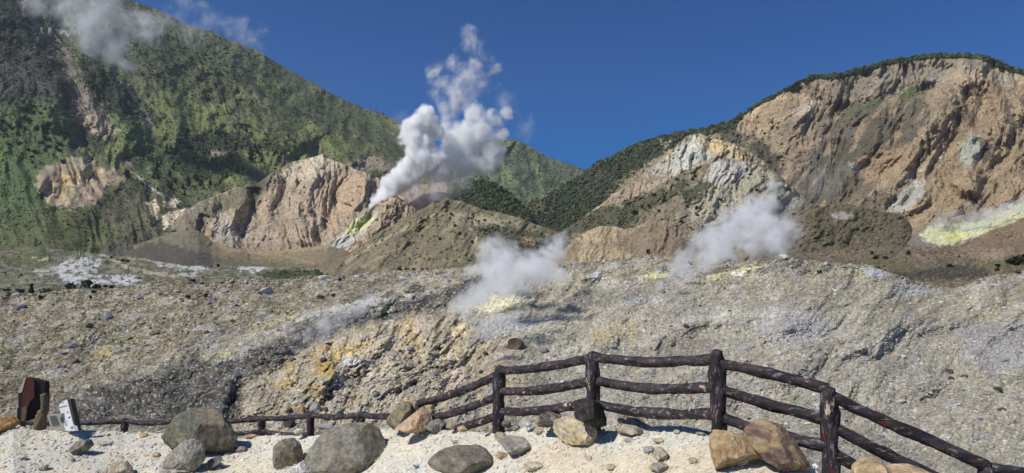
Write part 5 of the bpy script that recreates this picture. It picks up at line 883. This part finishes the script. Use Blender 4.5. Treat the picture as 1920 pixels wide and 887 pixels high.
small = [(938, 822, 26, 16, (186, 170, 138), 'tan rock at the foot of the first tall post'), (950, 800, 22, 16, (120, 116, 108), 'grey stone just right of the first tall post'), (988, 800, 18, 14, (214, 212, 206), 'white stone between the first two tall posts'), (968, 806, 20, 12, (150, 140, 122), 'brown-grey stone left of the white stone'), (1165, 792, 18, 10, (196, 168, 124), 'tan stone left of the tarred cream rock'),
         (1180, 828, 20, 10, (176, 170, 158), 'pale flat stone below the tarred cream rock'), (1235, 830, 22, 12, (208, 190, 146), 'cream stone right below the tarred rock'), (1270, 812, 16, 10, (186, 176, 152), 'dusty stone between second and third tall posts'), (1315, 815, 24, 10, (172, 162, 142), 'flat stone left of the tallest post'), (940, 860, 22, 18, (198, 170, 124), 'orange-cream stone right of the low flat boulder'),
         (1000, 880, 40, 20, (206, 194, 152), 'wide cream hump at the lower edge centre'), (1145, 880, 22, 14, (198, 178, 144), 'cream stone low on the bare terrace'), (1235, 882, 44, 18, (172, 162, 142), 'flat grey-tan stone at the lower edge'), (390, 838, 12, 10, (180, 160, 120), 'yellowish pebble on top of the gravel near the domed boulder'), (427, 852, 16, 8, (136, 134, 132), 'small slate stone right of the domed boulder'), (452, 846, 18, 12, (172, 138, 124), 'reddish stone right of the domed boulder'),
         (440, 842, 12, 8, (186, 150, 136), 'smaller pink stone beside the reddish one'), (292, 856, 16, 12, (212, 184, 134), 'cream stone left of the domed boulder'), (195, 834, 30, 8, (196, 186, 158), 'flat cream stone between wedge rock and fence'), (270, 818, 16, 9, (206, 168, 104), 'orange stone on the far gravel edge'), (135, 864, 10, 8, (160, 160, 158), 'grey pebble below the wedge rock'), (470, 820, 26, 7, (196, 160, 120), 'long tan stone at the gravel edge near the low fence'),
         (560, 812, 22, 12, (208, 198, 164), 'cream block under the low fence'), (620, 816, 16, 9, (190, 186, 172), 'pale stone at the gravel edge behind the biggest boulder'), (868, 808, 24, 14, (206, 172, 132), 'pinkish tan stone below the rails of the left bay'), (845, 802, 20, 12, (190, 172, 136), 'tan stone left of the pinkish one'), (905, 808, 14, 8, (176, 170, 152), 'small stone left of the first tall post'), (855, 830, 18, 6, (168, 162, 148), 'thin grey stone above the low flat boulder'),
         (1010, 812, 22, 14, (200, 180, 140), 'tan stone behind the broad yellowish boulder'), (1392, 870, 30, 22, (200, 178, 136), 'crumbly cream rock under the wedge-shaped boulder'), (1300, 868, 20, 14, (206, 184, 134), 'cream stone left of the wedge-shaped boulder'), (1105, 862, 16, 10, (200, 176, 146), 'pinkish stone below the broad yellowish boulder'), (80, 880, 22, 14, (200, 184, 150), 'cream stone at the lower left corner'), (330, 885, 60, 10, (168, 158, 140), 'buried stone before the pale rounded boulder'), (40, 860, 20, 10, (206, 198, 176), 'pale stone near the left edge')]
for i, (x, y, w_, h_, c_, lab) in enumerate(small):
    p, ok = locate(L_, np.array([x]), np.array([min(y, 899)])); 
    if not ok[0]: p, ok = locate(L_, np.array([x]), np.array([y + 14]))
    if not ok[0]: continue
    D = p[0][1]; r0 = random.Random(i); pts = []
    for k in range(9):
        a = k * 2 * math.pi / 9; q = r0.uniform(.78, 1.08); pts.append((x + w_ / 2 * math.cos(a) * q, y - h_ * .25 + h_ / 2 * math.sin(a) * q))
    OR('stone', pts, D, w_ / F * D * .4, [c_, tuple(int(v * .85) for v in c_)], lab, 400 + i, sharp=True, rough=.07, cat='stone')

rs = np.random.RandomState(91); bx_, by_ = [], []
for xc_, yb_, wd_ in BASES:
    k = int(30 + wd_ * 1.4); a = rs.uniform(-1.15, 1.15, k); bx_.append(xc_ + a * wd_ / 2 * rs.uniform(.85, 1.2, k)); by_.append(yb_ - 3 + (rs.rand(k) - .35) * 9 - 6 * a * a)
bx_ = np.concatenate(bx_); by_ = np.concatenate(by_); p, ok = locate(L_, bx_, by_); p, bx_, by_ = p[ok], bx_[ok], by_[ok]
o = lumps('rock_chips', p, put(p, 0, 0) * (1.0 + 3.2 * rs.rand(len(p)) ** 3), near_cols(L_, bx_, by_, [(206, 198, 178), (176, 168, 148), (190, 170, 132), (150, 144, 130)], rs, .4), M_stone, seed=15, flat=.75, sink=.15)
tag(o, 'stone chips banked around the feet of the foreground rocks', 'gravel', kind='stuff')

# ------------------------------------------------------------------ painted log fence
def fence_mat(sc3=(1, 1, 1)):
    m = bpy.data.materials.new('peeling_black_paint'); m.use_nodes = True; n = m.node_tree.nodes; l = m.node_tree.links; b = n['Principled BSDF']
    tc = n.new('ShaderNodeTexCoord')
    def nz(scale, det=6, rough=.6, off=0):
        mp = n.new('ShaderNodeMapping'); mp.inputs['Location'].default_value = (off, off, off); mp.inputs['Scale'].default_value = sc3; t = n.new('ShaderNodeTexNoise'); t.inputs['Scale'].default_value = scale; t.inputs['Detail'].default_value = det; t.inputs['Roughness'].default_value = rough
        l.new(tc.outputs['Object'], mp.inputs[0]); l.new(mp.outputs[0], t.inputs[0]); return t.outputs[0]
    def mask(src, lo, hi):
        r = n.new('ShaderNodeMapRange'); r.interpolation_type = 'SMOOTHSTEP'; r.inputs[1].default_value = lo; r.inputs[2].default_value = hi; l.new(src, r.inputs[0]); return r.outputs[0]
    def mix(f, a, c):
        x = n.new('ShaderNodeMix'); x.data_type = 'RGBA'
        l.new(f, x.inputs[0])
        if isinstance(a, tuple): x.inputs[6].default_value = a + (1,)
        else: l.new(a, x.inputs[6])
        x.inputs[7].default_value = c + (1,); return x.outputs[2]
    c = mix(mask(nz(6, 6, .6, 3), .44, .56), (.016, .014, .016), (.040, .032, .036))
    c = mix(mask(nz(9, 6, .7, 11), .59, .63), c, (.115, .022, .024))
    c = mix(mask(nz(18, 6, .8, 31), .54, .64), c, (.22, .20, .20))
    c = mix(mask(nz(6, 5, .7, 57), .64, .66), c, (.50, .36, .27))
    l.new(c, b.inputs['Base Color']); b.inputs['Roughness'].default_value = .68; b.inputs['Specular IOR Level'].default_value = .3
    bp = n.new('ShaderNodeBump'); bp.inputs['Strength'].default_value = .9; bp.inputs['Distance'].default_value = .012; l.new(nz(28, 8, .7, 5), bp.inputs['Height']); l.new(bp.outputs[0], b.inputs['Normal'])
    return m
M_paint = fence_mat((.3, 1, 1.25)); M_paint_post = fence_mat((1.2, 1.2, .32))
def log(name, pts, radii, parent, seed, mat=None, seg=18, cap=True, knob=.0):
    """a bent, uneven log through 3-D points"""
    mat = mat or (M_paint_post if name == 'post' else M_paint)
    pts = [np.array(p, float) for p in pts]; o0 = pts[0].copy() if parent is None else np.array(parent.location)
    # resample
    d = [0]
    for a, b in zip(pts[:-1], pts[1:]): d.append(d[-1] + np.linalg.norm(b - a))
    n = max(6, int(d[-1] / .05)); t = np.linspace(0, d[-1], n); C = np.stack([np.interp(t, d, [p[k] for p in pts]) for k in range(3)], -1)
    for _ in range(2 if len(pts) > 2 else 0): C[1:-1] = (C[:-2] + 2 * C[1:-1] + C[2:]) / 4
    rr = np.interp(t, np.linspace(0, d[-1], len(radii)), radii)
    T = np.gradient(C, axis=0); T /= np.linalg.norm(T, axis=1)[:, None]
    up = np.array([0, 1., 0.15]); U = np.cross(T, up); U /= np.linalg.norm(U, axis=1)[:, None]; W = np.cross(T, U)
    an = np.linspace(0, 2 * np.pi, seg, endpoint=False); A_, T_ = np.meshgrid(an, t)
    bump = fbm(np.cos(A_) * 1.2 + T_ * 3.2 + seed, np.sin(A_) * 1.2 + seed * 1.7, 4, seed) * .22 + fbm(np.cos(A_) * 4 + T_ * 6, np.sin(A_) * 4 + T_ * 3, 4, seed + 2, .6) * .14
    Rr = rr[:, None] * (1 + bump)
    V = C[:, None] + Rr[..., None] * (np.cos(A_)[..., None] * U[:, None] + np.sin(A_)[..., None] * W[:, None])
    V = V - o0; ring = V.reshape(-1, 3)
    c0 = (C[0] - T[0] * rr[0] * .35) - o0; c1 = (C[-1] + T[-1] * rr[-1] * .35) - o0
    allv = np.concatenate([ring, [c0], [c1]]); idx = np.arange(n * seg).reshape(n, seg); nx_ = np.roll(idx, -1, 1)
    f = np.stack([idx[:-1], nx_[:-1], nx_[1:], idx[1:]], -1).reshape(-1, 4)
    e0 = np.stack([nx_[0], idx[0], np.full(seg, n * seg), np.full(seg, n * seg)], -1); e1 = np.stack([idx[-1], nx_[-1], np.full(seg, n * seg + 1), np.full(seg, n * seg + 1)], -1)
    tris = np.concatenate([e0[:, :3], e1[:, :3], f[:, [0, 1, 2]], f[:, [0, 2, 3]]])
    return mesh_np(name, allv, tris, mat, None, smooth=True, parent=parent)
P1 = lambda x, y, D: at(x, y, D)
fence = empty('log_fence', at(1344, 812, 8.3), 'black and red painted log fence of posts and curved rails along the terrace edge', 'fence')
posts = [(234, 783, 830, 17.3), (330, 783, 830, 17.1), (492, 779, 832, 16.7), (583, 771, 828, 15.7), (677, 771, 828, 14.3), (785, 754, 828, 12.7), (937, 685, 812, 10.9), (1112, 659, 806, 9.6), (1344, 656, 818, 8.35), (1553, 726, 915, 7.75), (1850, 872, 1090, 7.35), (2120, 905, 1120, 7.1)]
for i, (x, y0, y1, D) in enumerate(posts):
    r_ = .094 if i >= 6 else .082
    wob = rnd.uniform(-.015, .015)
    top = P1(x, y0 + 2, D); bot = P1(x, y1, D); bot[0] = top[0] + wob
    log('post', [bot, (top + bot) / 2 + np.array([wob, 0, 0]), top], [r_ * 1.05, r_ * .95, r_, r_ * 1.12, r_ * .8], fence, 20 + i)
ry = {  # rail heights (photo y) at each post: left side, right side
    5: ((775,), (757, 789, 818)), 6: ((702, 742, 779), (696, 734, 772)), 7: ((671, 714, 755), (670, 713, 757)), 8: ((674, 726, 777), (680, 728, 780)), 9: ((730, 787, 838), (742, 795, 846)), 10: ((874, 938, 995), (877, 942, 1000)), 11: ((912, 975, 1035), ())}
far = {0: (790,), 1: (790,), 2: (785, 808), 3: (778, 812), 4: (778,), 5: (775,)}
def rail(i, j, ya, yb, sag, seed, r_=.066):
    xa, _, _, Da = posts[i]; xb, _, _, Db_ = posts[j]
    a = P1(xa, ya, Da); b = P1(xb, yb, Db_); mid = (a + b) / 2 + np.array([0, 0, -sag]); q1 = a * .72 + b * .28 + np.array([0, 0, -sag * .8]); q2 = a * .28 + b * .72 + np.array([0, 0, -sag * .7])
    log('rail', [a, q1, mid, q2, b], [r_ * 1.0, r_ * .92, r_ * 1.08, r_ * .95, r_ * 1.1], fence, seed)
sg = {(5, 6): (.05, .05, .04), (6, 7): (.035, .05, .045), (7, 8): (.05, .07, .06), (8, 9): (-.02, .02, .03), (9, 10): (.0, .03, .02), (10, 11): (.02, .02, .02)}
for (i, j), s3 in sg.items():
    for k in range(3): rail(i, j, ry[i][1][k], ry[j][0][k], s3[k], 60 + i * 5 + k)
for i in range(0, 5):
    a_, b_ = far[i], far[i + 1]
    rail(i, i + 1, a_[0], b_[0], .05 if i != 2 else .03, 110 + i, .06)
rail(2, 3, 808, 814, .06, 120, .06); rail(1, 2, 815, 810, .03, 121, .06)
posts_left = P1(30, 792, 25.0)
log('rail', [P1(30, 792, 18.6), P1(130, 794, 18), P1(234, 790, 17.3)], [.06, .066, .06], fence, 123)

# ------------------------------------------------------------------ signboard, panels, litter
def flat_mat(name, c, rough=.7, var=.0, scale=20):
    m = bpy.data.materials.new(name); m.use_nodes = True; n = m.node_tree.nodes; l = m.node_tree.links; b = n['Principled BSDF']; b.inputs['Roughness'].default_value = rough; b.inputs['Specular IOR Level'].default_value = .25
    tc = n.new('ShaderNodeTexCoord'); t = n.new('ShaderNodeTexNoise'); t.inputs['Scale'].default_value = scale; t.inputs['Detail'].default_value = 7; l.new(tc.outputs['Object'], t.inputs[0])
    x = n.new('ShaderNodeMix'); x.data_type = 'RGBA'; l.new(t.outputs[0], x.inputs[0]); cc = lin(c)
    x.inputs[6].default_value = tuple(cc * (1 - var)) + (1,); x.inputs[7].default_value = tuple(np.clip(cc * (1 + var), 0, 1)) + (1,); l.new(x.outputs[2], b.inputs['Base Color']); return m
def slab(name, pts, D0, thick, mat, parent=None, dd=None, origin=None, skew=(0, 0)):
    """plate through photo outline pts; dd = distance offsets per corner, thick = (vector) of extrusion"""
    P = np.array([at(x, y, D0 + (dd[i] if dd else 0)) for i, (x, y) in enumerate(pts)]); th = np.array(thick, float); n = len(P)
    o0 = np.array(parent.location) if parent else P.mean(0); V = np.concatenate([P - o0, P + th - o0]); me = bpy.data.meshes.new(name)
    fs = [list(range(n)), list(range(2 * n - 1, n - 1, -1))] + [[i, i + n, (i + 1) % n + n, (i + 1) % n] for i in range(n)]
    me.from_pydata([tuple(v) for v in V], [], fs); me.materials.append(mat); ob = bpy.data.objects.new(name, me); COL.objects.link(ob)
    if parent: ob.parent = parent
    else: ob.location = o0
    return ob
m_dark = flat_mat('dark_board', (44, 40, 42), .8, .35, 14); m_red = flat_mat('dark_red_paint', (78, 46, 42), .8, .4, 10); m_edge = flat_mat('sunlit_edge', (176, 160, 148), .9, .25, 22); m_tan = flat_mat('weathered_post', (108, 92, 72), .9, .35, 12)  # pale edge tone has sunlight painted in; trim and one leg share it
m_white = flat_mat('white_panel', (206, 206, 208), .6, .08, 25); m_ink = flat_mat('faded_grey_print', (120, 122, 126), .7, .25, 40); m_ink2 = flat_mat('dark_print', (70, 70, 74), .7, .25, 40); m_gp = flat_mat('weathered_panel', (168, 168, 154), .8, .25, 18)
DS = 17.0
sgn = empty('signboard', at(60, 806, DS), 'leaning thick dark red and black board on timber posts at the far left', 'signboard')
slab('board', [(46, 708), (62, 710), (68, 712), (84, 716), (84, 762), (76, 779), (62, 785), (47, 790), (35, 793), (34, 735)], DS, (.03, .13, .0), m_dark, sgn, dd=[0, .02, .03, .06, .1, .1, .06, .02, 0, 0])  # near-black base colour over the whole board
slab('red_paint', [(47, 710), (64, 712), (64, 745), (56, 752), (50, 768), (42, 764), (42, 733)], DS - .03, (.01, .025, 0), m_red, sgn, dd=[0, .02, .02, .01, 0, 0, 0])
slab('sunlit_edge', [(33.5, 735), (46, 707), (48, 709), (41, 735), (36, 737)], DS - .04, (.01, .03, 0), m_edge, sgn)  # pale strip paints the sun on the board's left edge
slab('tan_patch', [(41, 764), (50, 762), (49, 775), (46, 790), (39, 790)], DS - .035, (.01, .03, 0), m_tan, sgn)  # tan plate low on the left of the board face
slab('bottom_trim', [(30, 766), (32, 764), (31, 792), (27, 792)], DS - .02, (.02, .12, 0), m_edge, sgn)
log('post', [at(84, 772, DS - .12), at(83, 739, DS - .12)], [.085, .085], sgn, 9, flat_mat('olive_post', (88, 84, 68), .9, .3, 12))
log('post', [at(74, 810, DS - .1), at(76, 790, DS - .1), at(82, 770, DS - .1)], [.13, .13, .10], sgn, 10, m_tan); log('post', [at(64.5, 810, DS), at(72, 779, DS)], [.05, .05], sgn, 12, m_edge)
log('post', [at(43, 806, DS + .1), at(43, 786, DS + .1)], [.06, .055], sgn, 11, m_tan)
pn = empty('information_panel', at(132, 806, 16.3), 'white printed information panel leaning with a pointed top beside the signboard', 'panel')
pq = lambda x, y: .022 * (140 - x) + .005 * (808 - y)
q4 = [(109.5, 759), (125, 749), (140, 808), (123, 808)]
slab('panel_face', q4, 16.1, (.05, .06, 0), m_white, pn, dd=[pq(*q) for q in q4])
slab('shaded_edge', [(126, 748.5), (131.5, 749), (144.5, 808), (141, 808)], 16.23, (.03, .12, 0), flat_mat('shaded_side', (78, 72, 70), .8, .25, 15), pn)  # dark colour paints the shade on the panel's right side
def mark(pts, mt, nm='print'): slab(nm, pts, 16.088, (0, .005, 0), mt, pn, dd=[pq(*q) for q in pts])
mark([(111, 763), (125.5, 759.5), (126, 762), (112, 765.5)], m_ink); mark([(117, 756), (120, 754), (120.5, 755), (118, 757)], m_ink2)
for k in range(7): mark([(116.5 + k * .9, 782 + k * 2.6), (121.5 + k * .9, 781 + k * 2.6), (121.8 + k * .9, 782.6 + k * 2.6), (116.8 + k * .9, 783.6 + k * 2.6)], m_ink)
mark([(126, 772), (128, 770), (128.5, 774), (126, 776)], m_ink2, 'icon'); mark([(127.5, 783), (131.5, 780), (132, 783), (129, 785.5)], m_ink2, 'icon'); mark([(118, 775), (120.5, 776), (119, 779)], m_ink, 'icon'); mark([(119, 767), (121, 772), (120.5, 774)], m_ink, 'icon'); mark([(126, 790), (128, 788), (128, 792)], m_ink, 'icon'); mark([(132, 800), (137, 799), (138, 804), (133, 805)], m_ink, 'icon')
pg = empty('weathered_panel', at(105, 808, 16.7), 'low weathered grey-green panel behind the white information panel', 'panel')
slab('panel_face', [(88, 778), (114, 775.5), (124, 808), (97, 808)], 16.6, (.05, .08, 0), m_gp, pg)
for k in range(5): slab('print', [(92 + k * 1.1, 781 + k * 3.8), (105 + k * 1.3, 779.5 + k * 3.8), (105.6 + k * 1.3, 781.4 + k * 3.8), (92.6 + k * 1.1, 783 + k * 3.8)], 16.585, (0, .005, 0), flat_mat('faint_print', (104, 108, 98), .8, .3, 30), pg)
slab('print', [(113, 784), (116, 779), (118, 790), (114, 792)], 16.585, (0, .005, 0), m_ink2, pg)
def crumple(name, x, y, w_, h_, c_, label, cat, seed):
    p, ok = locate(L_, np.array([x]), np.array([min(y, 898)])); D = p[0][1]; m = D / F
    rs = np.random.RandomState(seed); V, f = [], []
    n = 7
    for i in range(n):
        for j in range(n): V.append(((i / (n - 1) - .5) * w_ * m + rs.normal() * .05 * w_ * m, (j / (n - 1) - .5) * w_ * m * .8, abs(rs.normal()) * .35 * h_ * m + .01))
    for i in range(n - 1):
        for j in range(n - 1): f.append((i * n + j, (i + 1) * n + j, (i + 1) * n + j + 1, i * n + j + 1))
    o = mesh_np(name, np.array(V), np.array(f), flat_mat(name + '_film', c_, .35, .2, 60)); o.location = p[0]; o.location.z += .015; return tag(o, label, cat)
crumple('wrapper', 779, 880, 10, 9, (120, 160, 200), 'crumpled pale blue plastic wrapper on the gravel between two boulders', 'litter', 1)
o = crumple('plastic_bag', 1524, 888, 14, 16, (232, 232, 230), 'white plastic bag scrap at the foot of the long reddish boulder', 'litter', 2)
o.location = at(1526, 882, 7.7)

# ------------------------------------------------------------------ steam
def steam(name, puffs, D, density, label, wob=.5, nscale=.05, soft=.35, thr=.04, color=(1, 1, 1), aniso=-.1, thin=1.0, group=None, detail=6, depth=1.0, warp=1.8, nmul=.8, grow=1.3, rise=0.0, tear=.15):
    """puffs: (px, py, radius_px[, extra distance]) ; one closed skin around the puffs, filled with uneven vapour"""
    cs = []
    for q in puffs:
        d = D + (q[3] if len(q) > 3 else 0) + rise * max(0, max(z_[1] for z_ in puffs) - q[1]); c = at(q[0], q[1], d); cs.append((c, q[2] * grow * d / F))
    o0 = np.mean([c for c, _ in cs], 0)
    V = []; Fc = []
    for i, (c, r_) in enumerate(cs):
        me_v = ICO * r_ * 1.42 * np.array([1, depth, 1]) + (c - o0); Fc.append(ICOF + len(V) * 12); V.append(me_v)
    me = mesh_np(name, np.concatenate(V), np.concatenate(Fc))
    md = me.modifiers.new('sub', 'SUBSURF'); md.levels = md.render_levels = 2; md.subdivision_type = 'SIMPLE'
    ext = float(np.max(me.dimensions)) or 1
    bb = np.concatenate(V); ext = float((bb.max(0) - bb.min(0)).max())
    rm = me.modifiers.new('skin', 'REMESH'); rm.mode = 'VOXEL'; rm.voxel_size = ext / 90
    me.location = o0
    m = bpy.data.materials.new(name + '_vapour'); m.use_nodes = True; n = m.node_tree.nodes; l = m.node_tree.links; n.remove(n['Principled BSDF'])
    pv = n.new('ShaderNodeVolumePrincipled'); l.new(pv.outputs[0], n['Material Output'].inputs['Volume']); pv.inputs['Color'].default_value = color + (1,); pv.inputs['Anisotropy'].default_value = aniso
    tc = n.new('ShaderNodeTexCoord')
    nz = n.new('ShaderNodeTexNoise'); nz.inputs['Scale'].default_value = nmul / float(np.mean([r_ for _, r_ in cs])); nz.inputs['Detail'].default_value = detail; nz.inputs['Roughness'].default_value = .62; l.new(tc.outputs['Object'], nz.inputs['Vector'])
    ravg = float(np.mean([r_ for _, r_ in cs])); wn = n.new('ShaderNodeTexNoise'); wn.inputs['Scale'].default_value = .32 / ravg; wn.inputs['Detail'].default_value = 3; l.new(tc.outputs['Object'], wn.inputs['Vector'])
    ws = n.new('ShaderNodeVectorMath'); ws.operation = 'SUBTRACT'; ws.inputs[1].default_value = (.5, .5, .5); l.new(wn.outputs['Color'], ws.inputs[0])
    wa = n.new('ShaderNodeVectorMath'); wa.operation = 'MULTIPLY_ADD'; wa.inputs[1].default_value = (ravg * warp,) * 3; l.new(ws.outputs[0], wa.inputs[0]); l.new(tc.outputs['Object'], wa.inputs[2])
    prev = None
    for c, r_ in cs:
        vs = n.new('ShaderNodeVectorMath'); vs.operation = 'DISTANCE'
        vs.inputs[1].default_value = tuple(c - o0); l.new(wa.outputs[0], vs.inputs[0])
        mm = n.new('ShaderNodeMath'); mm.operation = 'MULTIPLY_ADD'; mm.inputs[1].default_value = -1 / r_; mm.inputs[2].default_value = 1.0; l.new(vs.outputs['Value'], mm.inputs[0])
        if prev is None: prev = mm.outputs[0]
        else:
            sm = n.new('ShaderNodeMath'); sm.operation = 'SMOOTH_MAX'; sm.inputs[2].default_value = .25; l.new(prev, sm.inputs[0]); l.new(mm.outputs[0], sm.inputs[1]); prev = sm.outputs[0]
    # field + (noise - .5) * wob * 2
    a = n.new('ShaderNodeMath'); a.operation = 'MULTIPLY_ADD'; a.inputs[1].default_value = wob * 2; a.inputs[2].default_value = -wob; l.new(nz.outputs[0], a.inputs[0])
    b = n.new('ShaderNodeMath'); b.operation = 'ADD'; l.new(prev, b.inputs[0]); l.new(a.outputs[0], b.inputs[1])
    mr = n.new('ShaderNodeMapRange'); mr.interpolation_type = 'SMOOTHSTEP'; mr.inputs[1].default_value = thr; mr.inputs[2].default_value = thr + soft; mr.inputs[3].default_value = 0; mr.inputs[4].default_value = density; l.new(b.outputs[0], mr.inputs[0])
    n2 = n.new('ShaderNodeTexNoise'); n2.inputs['Scale'].default_value = 2.0 / ravg; n2.inputs['Detail'].default_value = 5; n2.inputs['Roughness'].default_value = .7; l.new(wa.outputs[0], n2.inputs['Vector'])
    m2 = n.new('ShaderNodeMapRange'); m2.interpolation_type = 'SMOOTHSTEP'; m2.inputs[1].default_value = .36; m2.inputs[2].default_value = .64; m2.inputs[3].default_value = tear; m2.inputs[4].default_value = 2 - tear; l.new(n2.outputs[0], m2.inputs[0])
    m3 = n.new('ShaderNodeMath'); m3.operation = 'MULTIPLY'; l.new(mr.outputs[0], m3.inputs[0]); l.new(m2.outputs[0], m3.inputs[1]); l.new(m3.outputs[0], pv.inputs['Density'])
    me.data.materials.append(m)
    try: m.cycles.volume_step_rate = 1.0
    except Exception: pass
    return tag(me, label, 'steam plume', group)

steam('steam_column', [(690, 400, 7), (698, 388, 9), (708, 376, 11), (720, 362, 14), (736, 346, 17), (754, 334, 18), (772, 318, 22), (792, 300, 27), (812, 292, 22), (785, 270, 27), (768, 248, 17), (795, 234, 25), (798, 212, 16), (815, 245, 16), (776, 268, 20)], 425, 1.1,
      'dense white steam column rising from the sulphur vent of the crater', wob=.85, thr=.0, soft=.5, nmul=1.0, warp=1.7, tear=.5)
steam('steam_billow', [(850, 292, 26), (872, 264, 30), (900, 242, 28), (888, 214, 18), (925, 222, 16), (950, 212, 12), (938, 255, 15), (925, 285, 22), (880, 305, 22), (840, 322, 18), (905, 305, 20), (845, 262, 18)], 440, .42,
      'broad grey-white steam billow right of the dense column', wob=1.0, thr=.0, soft=.8, nmul=1.1, warp=2.0, tear=.4)
steam('steam_wisp', [(880, 80, 26), (905, 100, 24), (890, 120, 30), (870, 145, 36), (845, 135, 26), (812, 140, 20), (832, 165, 26), (862, 175, 34), (890, 165, 26), (932, 158, 11), (922, 125, 20), (850, 200, 26), (850, 225, 22)], 445, .22,
      'thin torn wisps of steam high above the column in the blue sky', wob=1.2, thr=.22, soft=1.3, nmul=1.1, warp=2.6, grow=1.25)
steam('steam_drift', [(790, 345, 34), (830, 345, 34), (760, 365, 18), (870, 330, 30), (985, 235, 26), (950, 190, 22), (750, 235, 26)], 470, .03, 'faint grey steam drifting behind the main column', wob=1.0, soft=1.0, thr=.1)
steam('centre_steam', [(858, 588, 16), (872, 570, 22), (895, 555, 26), (930, 548, 28), (965, 540, 22), (935, 515, 32), (960, 490, 34), (985, 515, 34), (1015, 500, 32), (1035, 475, 28), (1052, 520, 20), (1055, 455, 20), (925, 470, 26), (905, 500, 24)], 62, .8,
      'wide pale steam cloud from the yellowish vents in the middle of the slope', wob=1.0, soft=1.1, thr=.0, nmul=.8, warp=2.2, grow=1.3, rise=.32)
steam('low_steam', [(885, 614, 14), (910, 608, 18), (940, 598, 18), (965, 588, 12)], 58, .8, 'low bluish steam puff creeping below the wide centre cloud', wob=1.1, soft=1.1, thr=.1, grow=1.4, warp=2.4)
steam('right_steam', [(1218, 510, 6), (1232, 504, 9), (1250, 494, 13), (1272, 483, 17), (1298, 470, 22), (1325, 456, 26), (1355, 440, 29), (1385, 420, 31), (1412, 400, 30), (1432, 425, 32), (1455, 452, 28), (1475, 425, 26), (1405, 452, 30), (1360, 470, 28), (1325, 490, 25), (1292, 508, 21), (1265, 524, 17), (1240, 538, 12), (1222, 546, 8), (1445, 375, 20), (1455, 350, 13)], 82, .6,
      'large slanting steam plume on the crest left of the pale spur', wob=.9, soft=.9, thr=-.02, nmul=.8, warp=2.0, grow=1.3, rise=.35)
steam('left_steam', [(560, 626, 12), (585, 618, 18), (612, 606, 22), (642, 594, 22), (668, 575, 22), (692, 556, 20), (714, 548, 14), (545, 612, 12), (630, 582, 16)], 60, .8, 'thin grey steam lying over the dark scree left of centre', wob=1.5, soft=1.2, thr=.15, grow=1.4, warp=2.8)
steam('sulphur_steam', [(1745, 425, 14), (1765, 415, 16), (1790, 408, 16), (1820, 405, 20), (1850, 400, 22), (1880, 395, 22), (1910, 385, 22), (1940, 370, 26), (1780, 435, 14), (1815, 430, 16), (1850, 420, 16)], 285, .15, 'pale steam veil over the yellow sulphur bank at the right edge', wob=1.4, soft=1.0, thr=.15, warp=2.6)
steam('slope_steam', [(1530, 330, 30), (1560, 350, 30), (1580, 310, 24), (1500, 370, 24), (1545, 290, 18)], 330, .03, 'faint steam haze against the dark bowl of the right cliff', wob=1.1, soft=1.2, thr=.1)
# clouds hanging on the mountain
steam('cloud', [(70, -10, 30), (110, 15, 36), (150, 30, 42), (190, 50, 42), (215, 80, 34), (235, 100, 26), (200, 10, 40), (240, 40, 26), (270, 55, 26), (160, -30, 60), (225, 70, 30)], 640, .09, 'grey cloud hanging over the upper left mountainside', wob=1.1, soft=1.1, thr=.12, warp=2.4)
steam('cloud', [(300, 50, 30), (330, 40, 34), (355, 30, 30), (335, 20, 30), (400, 45, 30), (440, 60, 28), (480, 75, 28), (500, 95, 20), (380, 20, 28), (360, 60, 30)], 880, .03, 'thin cloud shred draped over the mountain skyline', wob=1.6, soft=1.2, thr=.25, warp=3, nmul=.9)

# ------------------------------------------------------------------ air
hz = mesh_np('haze', [(x, y, z) for z in (-61, 760) for (x, y) in ((-2500, -60), (2500, -60), (2500, 2400), (-2500, 2400))],
             [(0, 3, 2, 1), (4, 5, 6, 7), (0, 1, 5, 4), (1, 2, 6, 5), (2, 3, 7, 6), (3, 0, 4, 7)])
hm = bpy.data.materials.new('haze_air'); hm.use_nodes = True; hn = hm.node_tree.nodes; hn.remove(hn['Principled BSDF'])
hv = hn.new('ShaderNodeVolumePrincipled'); hv.inputs['Density'].default_value = 0.00007; hv.inputs['Color'].default_value = (.80, .88, 1, 1); hv.inputs['Anisotropy'].default_value = .2
hm.node_tree.links.new(hv.outputs[0], hn['Material Output'].inputs['Volume']); hz.data.materials.append(hm); tag(hz, 'thin bluish mountain air', 'haze', kind='stuff')
